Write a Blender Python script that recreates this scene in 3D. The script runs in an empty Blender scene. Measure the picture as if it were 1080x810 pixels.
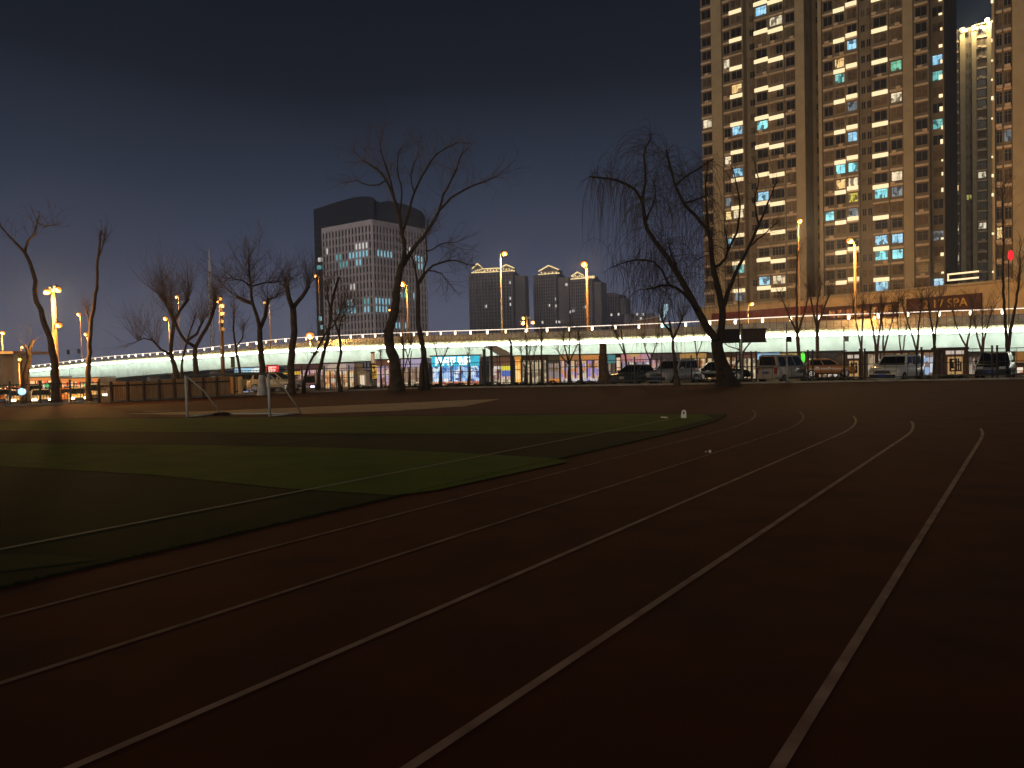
import bpy, math, random
from mathutils import Vector, Matrix, Euler
rad = math.radians
sc = bpy.context.scene
col = sc.collection
rng = random.Random(7)

# ------------------------------------------------------------------ camera model
FPX = 800.0
PITCH, ROLL = rad(-1.72), rad(1.35)
CAM = Vector((0, 0, 1.64))
CM = Euler((rad(90) + PITCH, 0, 0)).to_matrix() @ Matrix.Rotation(-ROLL, 3, 'Z')
def ray(px, py): return CM @ Vector(((px - 540) / FPX, -(py - 405) / FPX, -1))
def P(px, py, Y):
    r = ray(px, py); return CAM + r * (Y / r.y)
def G(px, py, z=0.0):
    r = ray(px, py); return CAM + r * ((z - CAM.z) / r.z)

cd = bpy.data.cameras.new("camera")
cam = bpy.data.objects.new("camera", cd); col.objects.link(cam)
cam.matrix_world = Matrix.Translation(CAM) @ CM.to_4x4()
cd.sensor_width = 36; cd.sensor_fit = 'HORIZONTAL'; cd.lens = FPX / 1080 * 36
cd.clip_start = 0.05; cd.clip_end = 6000
sc.camera = cam
sc.view_settings.view_transform = 'Standard'
sc.view_settings.look = 'None'
sc.view_settings.exposure = 0.0
sc.view_settings.gamma = 1.0
sc.view_settings.use_curve_mapping = False
sc.cycles.use_denoising = True
sc.cycles.max_bounces = 5
sc.cycles.sample_clamp_indirect = 4.0

# ------------------------------------------------------------------ materials
MATS = {}
def mat(name, rgb, rough=0.8, var=0.0, scale=4.0, bump=0.0, metal=0.0, spec=0.3, rgb2=None):
    if name in MATS: return MATS[name]
    m = bpy.data.materials.new(name); m.use_nodes = True
    nt = m.node_tree; b = nt.nodes["Principled BSDF"]
    b.inputs["Roughness"].default_value = rough
    b.inputs["Metallic"].default_value = metal
    b.inputs["Specular IOR Level"].default_value = spec
    b.inputs["Base Color"].default_value = (*rgb, 1)
    if var > 0 or rgb2 or bump:
        tc = nt.nodes.new("ShaderNodeTexCoord")
        n = nt.nodes.new("ShaderNodeTexNoise"); n.inputs["Scale"].default_value = scale
        n.inputs["Detail"].default_value = 6
        nt.links.new(tc.outputs["Object"], n.inputs["Vector"])
        cr = nt.nodes.new("ShaderNodeValToRGB")
        c2 = rgb2 or tuple(min(1, c * (1 + var)) for c in rgb)
        c1 = rgb if rgb2 else tuple(c * (1 - var) for c in rgb)
        cr.color_ramp.elements[0].position = 0.32; cr.color_ramp.elements[1].position = 0.68
        cr.color_ramp.elements[0].color = (*c1, 1); cr.color_ramp.elements[1].color = (*c2, 1)
        nt.links.new(n.outputs["Fac"], cr.inputs["Fac"])
        nt.links.new(cr.outputs["Color"], b.inputs["Base Color"])
        if bump:
            bp = nt.nodes.new("ShaderNodeBump"); bp.inputs["Strength"].default_value = bump
            n2 = nt.nodes.new("ShaderNodeTexNoise"); n2.inputs["Scale"].default_value = scale * 6
            nt.links.new(tc.outputs["Object"], n2.inputs["Vector"])
            nt.links.new(n2.outputs["Fac"], bp.inputs["Height"])
            nt.links.new(bp.outputs["Normal"], b.inputs["Normal"])
    MATS[name] = m
    return m
def emit(name, rgb, s=1.0):
    if name in MATS: return MATS[name]
    m = bpy.data.materials.new(name); m.use_nodes = True
    b = m.node_tree.nodes["Principled BSDF"]
    b.inputs["Base Color"].default_value = (*[c * 0.3 for c in rgb], 1)
    b.inputs["Emission Color"].default_value = (*rgb, 1)
    b.inputs["Emission Strength"].default_value = s
    MATS[name] = m
    return m
def goods(name, cols, s=1.0, scale=1.6, sz=(1, 1, 1)):
    """lit shop interior: shelves and goods seen through the glass, random blocks of colour that give off the shop's light"""
    if name in MATS: return MATS[name]
    m = bpy.data.materials.new(name); m.use_nodes = True
    nt = m.node_tree; b = nt.nodes["Principled BSDF"]
    tc = nt.nodes.new("ShaderNodeTexCoord"); mp = nt.nodes.new("ShaderNodeMapping")
    mp.inputs["Scale"].default_value = sz
    v = nt.nodes.new("ShaderNodeTexVoronoi"); v.distance = 'CHEBYCHEV'; v.inputs["Scale"].default_value = scale
    sp = nt.nodes.new("ShaderNodeSeparateColor")
    cr = nt.nodes.new("ShaderNodeValToRGB"); cr.color_ramp.interpolation = 'CONSTANT'
    e = cr.color_ramp.elements
    while len(e) < len(cols): e.new(0.5)
    for i, c in enumerate(cols):
        e[i].position = i / len(cols); e[i].color = (*c, 1)
    nt.links.new(tc.outputs["Object"], mp.inputs["Vector"]); nt.links.new(mp.outputs["Vector"], v.inputs["Vector"])
    nt.links.new(v.outputs["Color"], sp.inputs[0]); nt.links.new(sp.outputs[0], cr.inputs["Fac"])
    nt.links.new(cr.outputs["Color"], b.inputs["Emission Color"]); nt.links.new(cr.outputs["Color"], b.inputs["Base Color"])
    b.inputs["Emission Strength"].default_value = s
    b.inputs["Roughness"].default_value = 0.25
    MATS[name] = m
    return m

# ------------------------------------------------------------------ mesh builder
class MB:
    def __init__(s): s.v = []; s.f = []; s.m = []; s.sm = []
    def face(s, idx, m=0, smooth=False): s.f.append(tuple(idx)); s.m.append(m); s.sm.append(smooth)
    def poly(s, pts, m=0):
        b = len(s.v); s.v += [Vector(p) for p in pts]; s.face(range(b, b + len(pts)), m)
    def hexa(s, p, m=0):
        """8 corners: bottom 4 ccw, top 4 ccw"""
        b = len(s.v); s.v += [Vector(q) for q in p]
        for f in ((3, 2, 1, 0), (4, 5, 6, 7), (0, 1, 5, 4), (1, 2, 6, 5), (2, 3, 7, 6), (3, 0, 4, 7)):
            s.face([b + i for i in f], m)
    def box(s, c, size, m=0, rz=0.0, M=None):
        x, y, z = [k / 2 for k in size]
        pts = [Vector(q) for q in ((-x, -y, -z), (x, -y, -z), (x, y, -z), (-x, y, -z), (-x, -y, z), (x, -y, z), (x, y, z), (-x, y, z))]
        if rz: pts = [Matrix.Rotation(rz, 3, 'Z') @ q for q in pts]
        pts = [q + Vector(c) for q in pts]
        if M is not None: pts = [M @ q for q in pts]
        s.hexa(pts, m)
    def bar(s, a, b, w, h=None, m=0):
        """rectangular bar from a to b"""
        a, b = Vector(a), Vector(b); h = h or w
        d = (b - a)
        if d.length < 1e-6: return
        d.normalize()
        up = Vector((0, 0, 1)) if abs(d.z) < 0.95 else Vector((0, 1, 0))
        sx = d.cross(up).normalized() * w / 2; sz = sx.normalized().cross(d) * h / 2
        s.hexa([a - sx - sz, a + sx - sz, b + sx - sz, b - sx - sz, a - sx + sz, a + sx + sz, b + sx + sz, b - sx + sz], m)
    def tube(s, pts, rs, n=6, m=0, cap=True, smooth=True):
        pts = [Vector(p) for p in pts]
        if len(pts) < 2: return
        if not hasattr(rs, '__len__'): rs = [rs] * len(pts)
        t0 = (pts[1] - pts[0]).normalized()
        a = t0.cross(Vector((0.31, 0.17, 0.93)))
        if a.length < 0.1: a = t0.cross(Vector((1, 0, 0)))
        a.normalize(); base = len(s.v)
        for i, p in enumerate(pts):
            t = (pts[min(i + 1, len(pts) - 1)] - pts[max(i - 1, 0)])
            t = t.normalized() if t.length > 1e-9 else t0
            a = (a - t * a.dot(t))
            a = a.normalized() if a.length > 1e-6 else t.orthogonal().normalized()
            b = t.cross(a)
            for k in range(n):
                q = 2 * math.pi * k / n
                s.v.append(p + (a * math.cos(q) + b * math.sin(q)) * rs[i])
        for i in range(len(pts) - 1):
            for k in range(n):
                k2 = (k + 1) % n
                s.face((base + i * n + k, base + i * n + k2, base + (i + 1) * n + k2, base + (i + 1) * n + k), m, smooth)
        if cap:
            s.face([base + k for k in range(n)][::-1], m)
            e = base + (len(pts) - 1) * n
            s.face([e + k for k in range(n)], m)
    def ball(s, c, r, m=0, nu=8, nv=6, sq=(1, 1, 1)):
        c = Vector(c); b = len(s.v)
        for j in range(nv + 1):
            th = math.pi * j / nv
            for i in range(nu):
                ph = 2 * math.pi * i / nu
                s.v.append(c + Vector((r * math.sin(th) * math.cos(ph) * sq[0], r * math.sin(th) * math.sin(ph) * sq[1], r * math.cos(th) * sq[2])))
        for j in range(nv):
            for i in range(nu):
                i2 = (i + 1) % nu
                s.face((b + j * nu + i, b + (j + 1) * nu + i, b + (j + 1) * nu + i2, b + j * nu + i2), m, True)
    def prism(s, outline, z0, z1, m=0, top=True):
        """vertical extrusion of a ccw (x,y) outline"""
        n = len(outline); b = len(s.v)
        s.v += [Vector((x, y, z0)) for x, y in outline] + [Vector((x, y, z1)) for x, y in outline]
        for i in range(n):
            j = (i + 1) % n; s.face((b + i, b + j, b + n + j, b + n + i), m)
        if top:
            s.face([b + n + i for i in range(n)], m); s.face([b + i for i in range(n)][::-1], m)
    def build(s, name, mats, parent=None):
        me = bpy.data.meshes.new(name)
        me.from_pydata([tuple(v) for v in s.v], [], s.f)
        if not isinstance(mats, (list, tuple)): mats = [mats]
        for m in mats: me.materials.append(m)
        me.polygons.foreach_set("material_index", s.m)
        me.polygons.foreach_set("use_smooth", s.sm)
        me.update()
        o = bpy.data.objects.new(name, me); col.objects.link(o)
        if parent is not None:
            o.parent = parent
            off = Vector((0, 0, 0)); r = parent
            if parent.get("_world"): o.location = -Vector(parent.location)
        return o

def tag(o, label, cat, group=None, kind=None):
    if label: o["label"] = label
    if cat: o["category"] = cat
    if group: o["group"] = group
    if kind: o["kind"] = kind
    return o
def thing(name, label, cat, loc=(0, 0, 0), rz=0.0, group=None, world=False):
    o = bpy.data.objects.new(name, None); col.objects.link(o)
    o.location = loc; o.rotation_euler = (0, 0, rz); o.empty_display_size = 0.3
    if world: o["_world"] = 1
    return tag(o, label, cat, group)
def struct(name, mb, m):
    o = mb.build(name, m); o["kind"] = "structure"; return o
def dup(root, loc, rz, label, group=None):
    r = root.copy(); col.objects.link(r); r.location = loc; r.rotation_euler = (0, 0, rz); r["label"] = label
    if group: r["group"] = group
    for ch in list(root.children):
        c = ch.copy(); col.objects.link(c); c.parent = r
        for g in ch.children:
            d = g.copy(); col.objects.link(d); d.parent = c
    return r
def lamp(parent, loc, rgb, power, radius=0.25):
    ld = bpy.data.lights.new("lamp_light", 'POINT'); ld.color = rgb; ld.energy = power; ld.shadow_soft_size = radius
    o = bpy.data.objects.new("lamp_light", ld); col.objects.link(o)
    o.parent = parent
    o.location = Vector(loc) - (Vector(parent.location) if parent.get("_world") else Vector((0, 0, 0)))
    return o

def smooth_path(pts, step=1.0):
    """Catmull-Rom through points of any dimension"""
    out = []
    n = len(pts)
    for i in range(n - 1):
        p0, p1, p2, p3 = pts[max(i - 1, 0)], pts[i], pts[i + 1], pts[min(i + 2, n - 1)]
        L = math.dist(p1[:2], p2[:2]); k = max(1, int(L / step))
        for j in range(k):
            t = j / k
            out.append(tuple(0.5 * ((2 * b) + (c - a) * t + (2 * a - 5 * b + 4 * c - d) * t * t + (3 * b - a - 3 * c + d) * t ** 3)
                             for a, b, c, d in zip(p0, p1, p2, p3)))
    out.append(tuple(pts[-1]))
    return out

# palette
concrete = mat("concrete", (0.36, 0.34, 0.31), 0.9, 0.2, 1.5)
darkmetal = mat("dark_painted_metal", (0.015, 0.015, 0.016), 0.5, spec=0.4)
polemetal = mat("galvanised_steel", (0.35, 0.34, 0.32), 0.45, 0.15, 3, metal=0.4)
blackrub = mat("black_rubber", (0.012, 0.012, 0.012), 0.9)
glassdark = mat("dark_glass", (0.008, 0.01, 0.012), 0.12, spec=0.6)
whitepaint = mat("white_gloss_paint", (0.72, 0.72, 0.68), 0.4, 0.06, 8)
STREET_Z, PARK_Z = -1.2, -0.25

# ------------------------------------------------------------------ the setting
# street level, one sheet reaching the horizon
mb = MB(); mb.poly([(-4000, -600, STREET_Z), (4000, -600, STREET_Z), (4000, 5000, STREET_Z), (-4000, 5000, STREET_Z)])
struct("ground", mb, mat("street_asphalt", (0.045, 0.043, 0.042), 0.75, 0.3, 0.4, spec=0.4))

fence_line = [(-140, 26), (-70, 32), (-24.8, 37), (-20.5, 39), (-16.4, 44.5), (-7, 49.0), (8.2, 45.5), (27, 41.5), (75, 34), (120, 28)]
def front_of(off):
    return [(x, y + off) for x, y in fence_line]
# school platform (red rubber) as a slab whose edge drops behind the fence
rub = mat("red_track_rubber", (0.080, 0.021, 0.0085), 0.9, 0.24, 1.3, bump=0.6, spec=0.12)
mb = MB()
pl = front_of(0.0)
outline = [(120, -60), ] + pl[::-1] + [(-140, -60)]
mb.prism(outline, -1.4, 0.0)
struct("running_track", mb, rub)
# pale kerb along the edge
mb = MB()
kp = [(x, y) for x, y in front_of(0.15)]
for a, b in zip(kp, kp[1:]):
    mb.bar((*a, -0.42), (*b, -0.42), 0.26, 1.04)
struct("kerb", mb, mat("kerb_concrete", (0.3, 0.26, 0.2), 0.9, 0.25, 2.5))
# parking strip and its bank down to the street
mb = MB()
inn = front_of(0.27); out_ = [(-140, 27.6), (-70, 33.6), (-26, 38.4), (-21, 57), (-16.4, 62), (-7, 64), (8.2, 64), (27, 62), (75, 58), (120, 54)]
bank = [(x, y + (4.5 if x > -22 else 1.2)) for x, y in out_]
for i in range(len(inn) - 1):
    mb.poly([(*inn[i], PARK_Z), (*inn[i + 1], PARK_Z), (*out_[i + 1], PARK_Z), (*out_[i], PARK_Z)])
    mb.poly([(*out_[i], PARK_Z), (*out_[i + 1], PARK_Z), (*bank[i + 1], STREET_Z - .05), (*bank[i], STREET_Z - .05)])
struct("parking_strip", mb, mat("parking_asphalt", (0.05, 0.045, 0.04), 0.85, 0.3, 0.8))

# ---- lanes
TH = rad(34.7)
DL = Vector((math.sin(TH), math.cos(TH), 0)); WA = Vector((math.cos(TH), -math.sin(TH), 0))
CW, T0 = -22.7, 16.3
def WT(w, t, z=0.0): return WA * w + DL * t + Vector((0, 0, z))
def lane_pts(w, amax=95):
    R_ = w - CW; pts = []
    t = -14.0
    while t < T0: pts.append((w, t)); t += 0.5
    a = 0.0
    while a < amax:
        ar = rad(a); pts.append((CW + R_ * math.cos(ar), T0 + R_ * math.sin(ar))); a += 1.5
    return [WT(*p) for p in pts]
def ribbon(mb, pts, width, z, m=0):
    L = []
    for i, p in enumerate(pts):
        t = (pts[min(i + 1, len(pts) - 1)] - pts[max(i - 1, 0)]).normalized()
        n = Vector((-t.y, t.x, 0)) * width / 2
        L.append((p + n, p - n))
    for (a, b), (c, d) in zip(L, L[1:]):
        mb.poly([(b.x, b.y, z), (d.x, d.y, z), (c.x, c.y, z), (a.x, a.y, z)], m)
linemat = mat("worn_line_paint", (0.26, 0.165, 0.12), 0.9, 0.0, 3.5, rgb2=(0.48, 0.32, 0.235))
lm2 = mat("worn_line_paint_thin", (0.15, 0.09, 0.06), 0.9, 0.0, 3.5, rgb2=(0.32, 0.21, 0.15))
for k, (w, wd, mm) in enumerate(((-0.85, .055, linemat), (-2.1, .055, linemat), (-3.29, .05, linemat), (-4.51, .05, lm2), (-5.73, .05, lm2))):
    mb = MB(); ribbon(mb, [p for p in lane_pts(w, (7, 11, 16, 20, 23)[k])], wd, 0.004)
    struct("lane_line", mb, mm)
mb = MB()
a, b = G(745, 463), G(910, 463); ribbon(mb, [a.lerp(b, i / 6) for i in range(7)], 0.06, 0.008)
struct("start_line", mb, mat("faded_start_line", (0.085, 0.05, 0.035), 0.9, 0.3, 5))

# ---- turf pitch: dark turf with paler mown bands
we = -6.5
edge = [WT(we, t) for t in (-12, -6, 0, 4, 8, 12, T0)]
Re = we - CW
for a in (4, 8, 12, 16): edge.append(WT(CW + Re * math.cos(rad(a)), T0 + Re * math.sin(rad(a))))
tip = edge[-1]
far = [G(700, 435.8), G(560, 437.5), G(420, 438.6), G(260, 440), G(120, 441), G(-20, 444), G(-300, 452)]
turf = [(p.x, p.y) for p in edge] + [(p.x, p.y) for p in far] + [(-45, 8), (-45, -30), (-20, -30)]
mb = MB(); mb.prism(turf, -0.02, 0.010)
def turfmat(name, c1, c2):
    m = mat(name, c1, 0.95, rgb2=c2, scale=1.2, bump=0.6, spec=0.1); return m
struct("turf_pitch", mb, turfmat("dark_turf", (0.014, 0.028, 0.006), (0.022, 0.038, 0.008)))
def edge_w(t):      # inner side of turf border
    return WT(we - .02, t)
mb = MB()
Lm = []
def band(pts, m):
    mb = MB(); mb.poly([(p.x, p.y, 0.014) for p in pts]); struct("turf_band", mb, m)
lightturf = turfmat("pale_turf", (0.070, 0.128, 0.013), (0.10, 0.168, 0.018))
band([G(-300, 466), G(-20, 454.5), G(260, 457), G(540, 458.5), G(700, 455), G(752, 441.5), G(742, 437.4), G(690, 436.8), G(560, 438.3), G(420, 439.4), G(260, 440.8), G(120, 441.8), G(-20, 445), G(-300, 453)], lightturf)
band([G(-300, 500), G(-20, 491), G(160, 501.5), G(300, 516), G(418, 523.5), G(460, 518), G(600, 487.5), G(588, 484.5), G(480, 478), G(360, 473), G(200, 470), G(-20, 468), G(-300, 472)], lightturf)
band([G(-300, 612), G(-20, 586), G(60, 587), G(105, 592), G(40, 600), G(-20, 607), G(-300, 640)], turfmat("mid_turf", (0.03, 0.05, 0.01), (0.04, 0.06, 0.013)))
tl = mat("turf_line_paint", (0.24, 0.25, 0.16), 0.9, 0, 8, rgb2=(0.36, 0.36, 0.24))
tl2 = mat("faint_turf_line", (0.085, 0.095, 0.04), 0.9, 0, 6, rgb2=(0.13, 0.13, 0.06))
mb = MB()
a, b = G(-60, 593), G(716, 441); ribbon(mb, [a.lerp(b, i / 30) for i in range(31)], 0.07, 0.019); struct("touchline", mb, tl)
mb = MB(); a, b = G(270, 471), G(512, 440.5); ribbon(mb, [a.lerp(b, i / 8) for i in range(9)], 0.07, 0.019)
a, b = G(-20, 486.5), G(125, 490); ribbon(mb, [a.lerp(b, i / 8) for i in range(9)], 0.07, 0.019)
struct("penalty_area_line", mb, tl2)
# blades standing up along the ragged border of the turf
mb = MB(); rg = random.Random(3)
bpts = edge + far[:6]
for p, q in zip(bpts, bpts[1:]):
    L = (q - p).length; near = min(p.length, q.length)
    if p.y < -1 and q.y < -1: continue
    n = int(L * (160 if near < 14 else 60)); d = (q - p).normalized(); nn = Vector((-d.y, d.x, 0))
    for k in range(n):
        c = p + d * rg.random() * L + nn * rg.gauss(.01, .022); c.z = .008
        h = rg.uniform(.006, .018); a = rg.uniform(0, 6.28); wv = Vector((math.cos(a), math.sin(a), 0)) * rg.uniform(.004, .012)
        mb.poly([c - wv, c + wv, c + Vector((rg.gauss(0, .012), rg.gauss(0, .012), h))])
o = mb.build("border_grass", mat("border_blades", (0.022, 0.036, 0.008), .95, .5, 6)); o["kind"] = "stuff"
# scuffs and darker stains on the rubber
for k in range(0): pass
# pale run-up strip behind the goal
mb = MB()
rp = [G(130, 436.6), G(232, 438), G(330, 436.6), G(420, 433.2), G(490, 428.6), G(527, 421), G(480, 422.6), G(380, 427), G(300, 430.5), G(225, 433.5)]
mb.poly([(p.x, p.y, 0.005) for p in rp])
struct("runup_strip", mb, mat("pale_strip_concrete", (0.5, 0.39, 0.23), 0.9, 0.2, 1.0))
mb = MB()
a, b = G(152, 434.2), G(181, 433.6); ribbon(mb, [a, b], 0.22, 0.012); struct("takeoff_mark", mb, mat("white_board", (0.6, 0.55, 0.5), 0.8))
# ------------------------------------------------------------------ sky and added city glow fill
w = bpy.data.worlds.new("World"); sc.world = w; w.use_nodes = True
nt = w.node_tree; bg = nt.nodes["Background"]
tc = nt.nodes.new("ShaderNodeTexCoord"); sx = nt.nodes.new("ShaderNodeSeparateXYZ")
cr = nt.nodes.new("ShaderNodeValToRGB")
nt.links.new(tc.outputs["Generated"], sx.inputs[0]); 
ns = nt.nodes.new("ShaderNodeTexNoise"); ns.inputs["Scale"].default_value = 2.2; ns.inputs["Detail"].default_value = 3
nt.links.new(tc.outputs["Generated"], ns.inputs["Vector"])
ad = nt.nodes.new("ShaderNodeMath"); ad.operation = 'MULTIPLY_ADD'; ad.inputs[1].default_value = 0.10; ad.inputs[2].default_value = -0.05
nt.links.new(ns.outputs["Fac"], ad.inputs[0])
a2 = nt.nodes.new("ShaderNodeMath"); a2.operation = 'ADD'
nt.links.new(sx.outputs["Z"], a2.inputs[0]); nt.links.new(ad.outputs[0], a2.inputs[1]); nt.links.new(a2.outputs[0], cr.inputs["Fac"])
e = cr.color_ramp.elements
SKY = [(0.0, (0.135, 0.140, 0.20)), (0.06, (0.110, 0.123, 0.185)), (0.14, (0.055, 0.067, 0.112)), (0.23, (0.026, 0.036, 0.062)), (0.34, (0.0085, 0.012, 0.020)), (0.5, (0.004, 0.006, 0.009))]
while len(e) < len(SKY): e.new(0.5)
for i, (p, c) in enumerate(SKY): e[i].position = p; e[i].color = (*c, 1)
nt.links.new(cr.outputs["Color"], bg.inputs["Color"]); bg.inputs["Strength"].default_value = 1.0
# added low, wide warm sun lamp: fill on the facades, imitating city glow
sd = bpy.data.lights.new("city_glow_fill", 'SUN'); sd.energy = 0.90; sd.angle = rad(40); sd.color = (1.0, 0.86, 0.66)
so = bpy.data.objects.new("city_glow_fill", sd); col.objects.link(so)
so.rotation_euler = Vector((0.30, 0.95, -0.075)).to_track_quat('-Z', 'Y').to_euler()

# ------------------------------------------------------------------ elevated road bridge
ctrl = [(1330, 75, 315, 338, 371), (1080, 81, 325, 348.5, 370.5), (830, 88, 334, 354.5, 371), (700, 95, 340.8, 359.5, 373.5), (540, 103, 347, 363.5, 375), (420, 118, 351, 366.5, 379),
        (300, 137, 357.5, 371, 385), (200, 157, 369, 378, 391.5), (110, 178, 376.5, 384, 399.5), (50, 193, 384, 390, 405), (0, 206, 389, 394.5, 409), (-120, 236, 398, 402, 417)]
cp = []
for px, Y, yr, yl, yb in ctrl:
    p = P(px, yl, Y); cp.append((p.x, p.y, P(px, yr, Y).z, p.z, P(px, yb, Y).z))
path = smooth_path(cp, 1.5)
# resample at 1.5 m
res = [path[0]]; acc = 0
def seglen(a, b): return math.dist(a[:2], b[:2])
dist = [0]
for a, b in zip(path, path[1:]): dist.append(dist[-1] + seglen(a, b))
tot = dist[-1]; N = int(tot / 1.5); st = []
j = 0
for i in range(N + 1):
    d = tot * i / N
    while j < len(dist) - 2 and dist[j + 1] < d: j += 1
    f = (d - dist[j]) / max(1e-6, dist[j + 1] - dist[j])
    st.append(tuple(x + (y - x) * f for x, y in zip(path[j], path[j + 1])))
nrm = []
for i in range(N + 1):
    a, b = st[max(i - 1, 0)], st[min(i + 1, N)]
    t = Vector((b[0] - a[0], b[1] - a[1], 0)).normalized()
    n = Vector((t.y, -t.x, 0))
    if n.dot(Vector((st[i][0], st[i][1], 0))) > 0: n = -n
    nrm.append(n)
bridge = thing("road_bridge", "long elevated road bridge with white lit girder and lamp lined railing", "bridge", (st[N // 2][0], st[N // 2][1], STREET_Z), world=True)
def sweep(prof, i0=0, i1=N, smooth=False):
    """prof(i) -> list of (outward offset, z); closed ring swept along the bridge"""
    mb = MB(); rings = []
    for i in range(i0, i1 + 1):
        b = len(mb.v); pr = prof(i)
        for o, z in pr:
            q = Vector((st[i][0], st[i][1], 0)) + nrm[i] * o; mb.v.append(Vector((q.x, q.y, z)))
        rings.append((b, len(pr)))
    for (b, n), (c, _) in zip(rings, rings[1:]):
        for k in range(n):
            k2 = (k + 1) % n; mb.face((b + k, c + k, c + k2, b + k2))
    return mb
gird = mat("pale_girder_paint", (0.74, 0.89, 0.84), 0.7, 0.12, 0.7)
deckc = mat("bridge_concrete", (0.42, 0.40, 0.36), 0.85, 0.15, 1.0)
led = emit("white_led_strip", (0.96, 1.0, 0.84), 16.0)
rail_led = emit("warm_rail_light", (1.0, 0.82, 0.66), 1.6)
zr = lambda i: st[i][2]
zl = lambda i: st[i][3]
zb = lambda i: max(STREET_Z - .1, st[i][4])
sweep(lambda i: [(0, zl(i) - .06), (-0.25, zb(i)), (-9, zb(i)), (-9.4, zl(i) - .06)]).build("girder", gird, bridge)
sweep(lambda i: [(1.42, zl(i) + .16), (1.42, zl(i) + .02), (-.05, zl(i) - .02), (-9.8, zl(i) - .02), (-9.8, zl(i) + .16)]).build("deck_slab", deckc, bridge)
sweep(lambda i: [(1.56, zl(i) + .24), (1.56, zl(i) - .13), (1.30, zl(i) - .13), (1.30, zl(i) + .0), (1.43, zl(i) + .0), (1.43, zl(i) + .24)]).build("light_strip", led, bridge)
sweep(lambda i: [(1.30, zl(i) + .17), (1.30, zl(i) + .60), (.9, zl(i) + .60), (.9, zl(i) + .17)]).build("planter_trough", mat("planter_box", (0.60, 0.56, 0.38), 0.85, 0.3, 2), bridge)
sweep(lambda i: [(0.86, zr(i)), (0.86, zr(i) - .09), (.76, zr(i) - .09), (.76, zr(i))]).build("hand_rail", rail_led, bridge)
sweep(lambda i: [(-9.3, zr(i) - .2), (-9.3, zl(i) + .16), (-9.5, zl(i) + .16), (-9.5, zr(i) - .2)]).build("far_parapet", deckc, bridge)
mb = MB()
for i in range(N):
    for f in (0.0, 0.5):
        p = Vector((st[i][0], st[i][1], 0)).lerp(Vector((st[i + 1][0], st[i + 1][1], 0)), f) + nrm[i] * .81
        mb.bar((p.x, p.y, zl(i) + .16), (p.x, p.y, zr(i) - .09), 0.05)
for k in (0.35, 0.7):
    for i in range(N):
        p = Vector((st[i][0], st[i][1], 0)) + nrm[i] * .81; q = Vector((st[i + 1][0], st[i + 1][1], 0)) + nrm[i + 1] * .81
        za = zl(i) + .16 + (zr(i) - zl(i) - .2) * k
        mb.bar((p.x, p.y, za), (q.x, q.y, za), 0.04)
mb.build("railing", mat("bridge_railing_paint", (0.20, 0.14, 0.09), 0.6), bridge)
lampw = emit("bridge_lamp_glass", (1.0, 0.78, 0.48), 7.0)
lampw2 = emit('bridge_lamp_glass_aged', (1.0, .70, .38), 3.0); lampw3 = emit('bridge_lamp_glass_bright', (1.0, .86, .62), 11.0)
nl = 0
for i in range(1, N, 2):
    if nl >= 96 or not (-170 < st[i][0] < 75): continue
    p = Vector((st[i][0], st[i][1], 0)) + nrm[i] * .98
    mb = MB(); zt = zr(i) - .10; h_ = min(.5, (zr(i) - zl(i)) * .26)
    mb.tube([(p.x, p.y, zt - h_), (p.x, p.y, zt - h_ * .8), (p.x, p.y, zt - h_ * .2), (p.x, p.y, zt)], [.05, .13, .13, .06], 8)
    o = mb.build("rail_lamp", rng.choice([lampw, lampw, lampw2, lampw3]), bridge); nl += 1
# planter greenery
mb = MB()
for i in range(N):
    d = st[i][1]
    cnt = 44 if d < 150 else 18
    hgt = zr(i) - zl(i)
    for k in range(cnt):
        f = rng.random()
        p = Vector((st[i][0], st[i][1], 0)).lerp(Vector((st[i + 1][0], st[i + 1][1], 0)), f)
        o = rng.uniform(.85, 1.54); z = zl(i) + (.2 if o < 1.44 else .06) + rng.random() ** 1.5 * hgt * .5
        c = p + nrm[i] * o; c.z = z
        s_ = rng.uniform(.06, .17)
        a = Vector((rng.uniform(-1, 1), rng.uniform(-1, 1), rng.uniform(-1, 1))).normalized() * s_
        b = a.orthogonal().normalized() * s_ * .6
        mb.poly([c - a, c + b, c + a, c - b])
g = mb.build("planter_greenery", mat("dry_planter_leaves", (0.30, 0.29, 0.10), 0.9, 0.5, 1.5, rgb2=(0.55, 0.50, 0.22)), bridge); g["kind"] = "stuff"
# piers
for i in range(6, N, 17):
    mb = MB(); p = Vector((st[i][0], st[i][1], 0)) - nrm[i] * 4.6
    a = math.atan2(nrm[i].y, nrm[i].x)
    mb.box((p.x, p.y, (STREET_Z + zb(i)) / 2), (2.4, 1.3, max(.2, zb(i) - STREET_Z)), rz=a)
    if zb(i) - STREET_Z > 1: mb.build("pier", deckc, bridge)

# ------------------------------------------------------------------ residential towers
class Frame:
    def __init__(s, A, ang):
        s.A = Vector((A.x, A.y, 0)); s.u = Vector((math.cos(ang), math.sin(ang), 0)); s.n = Vector((math.sin(ang), -math.cos(ang), 0)); s.ang = ang
    def s_at(s, px, py=100):
        r = ray(px, py); k = s.n.dot(s.A - CAM) / s.n.dot(r); q = CAM + r * k
        return (q - s.A).dot(s.u), q.z
    def w(s, a, y, z):      # y positive = away from the camera
        q = s.A + s.u * a - s.n * y; return Vector((q.x, q.y, z))
    def box(s, mb, a0, a1, y0, y1, z0, z1, m=0):
        mb.hexa([s.w(a0, y0, z0), s.w(a1, y0, z0), s.w(a1, y1, z0), s.w(a0, y1, z0), s.w(a0, y0, z1), s.w(a1, y0, z1), s.w(a1, y1, z1), s.w(a0, y1, z1)], m)

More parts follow.
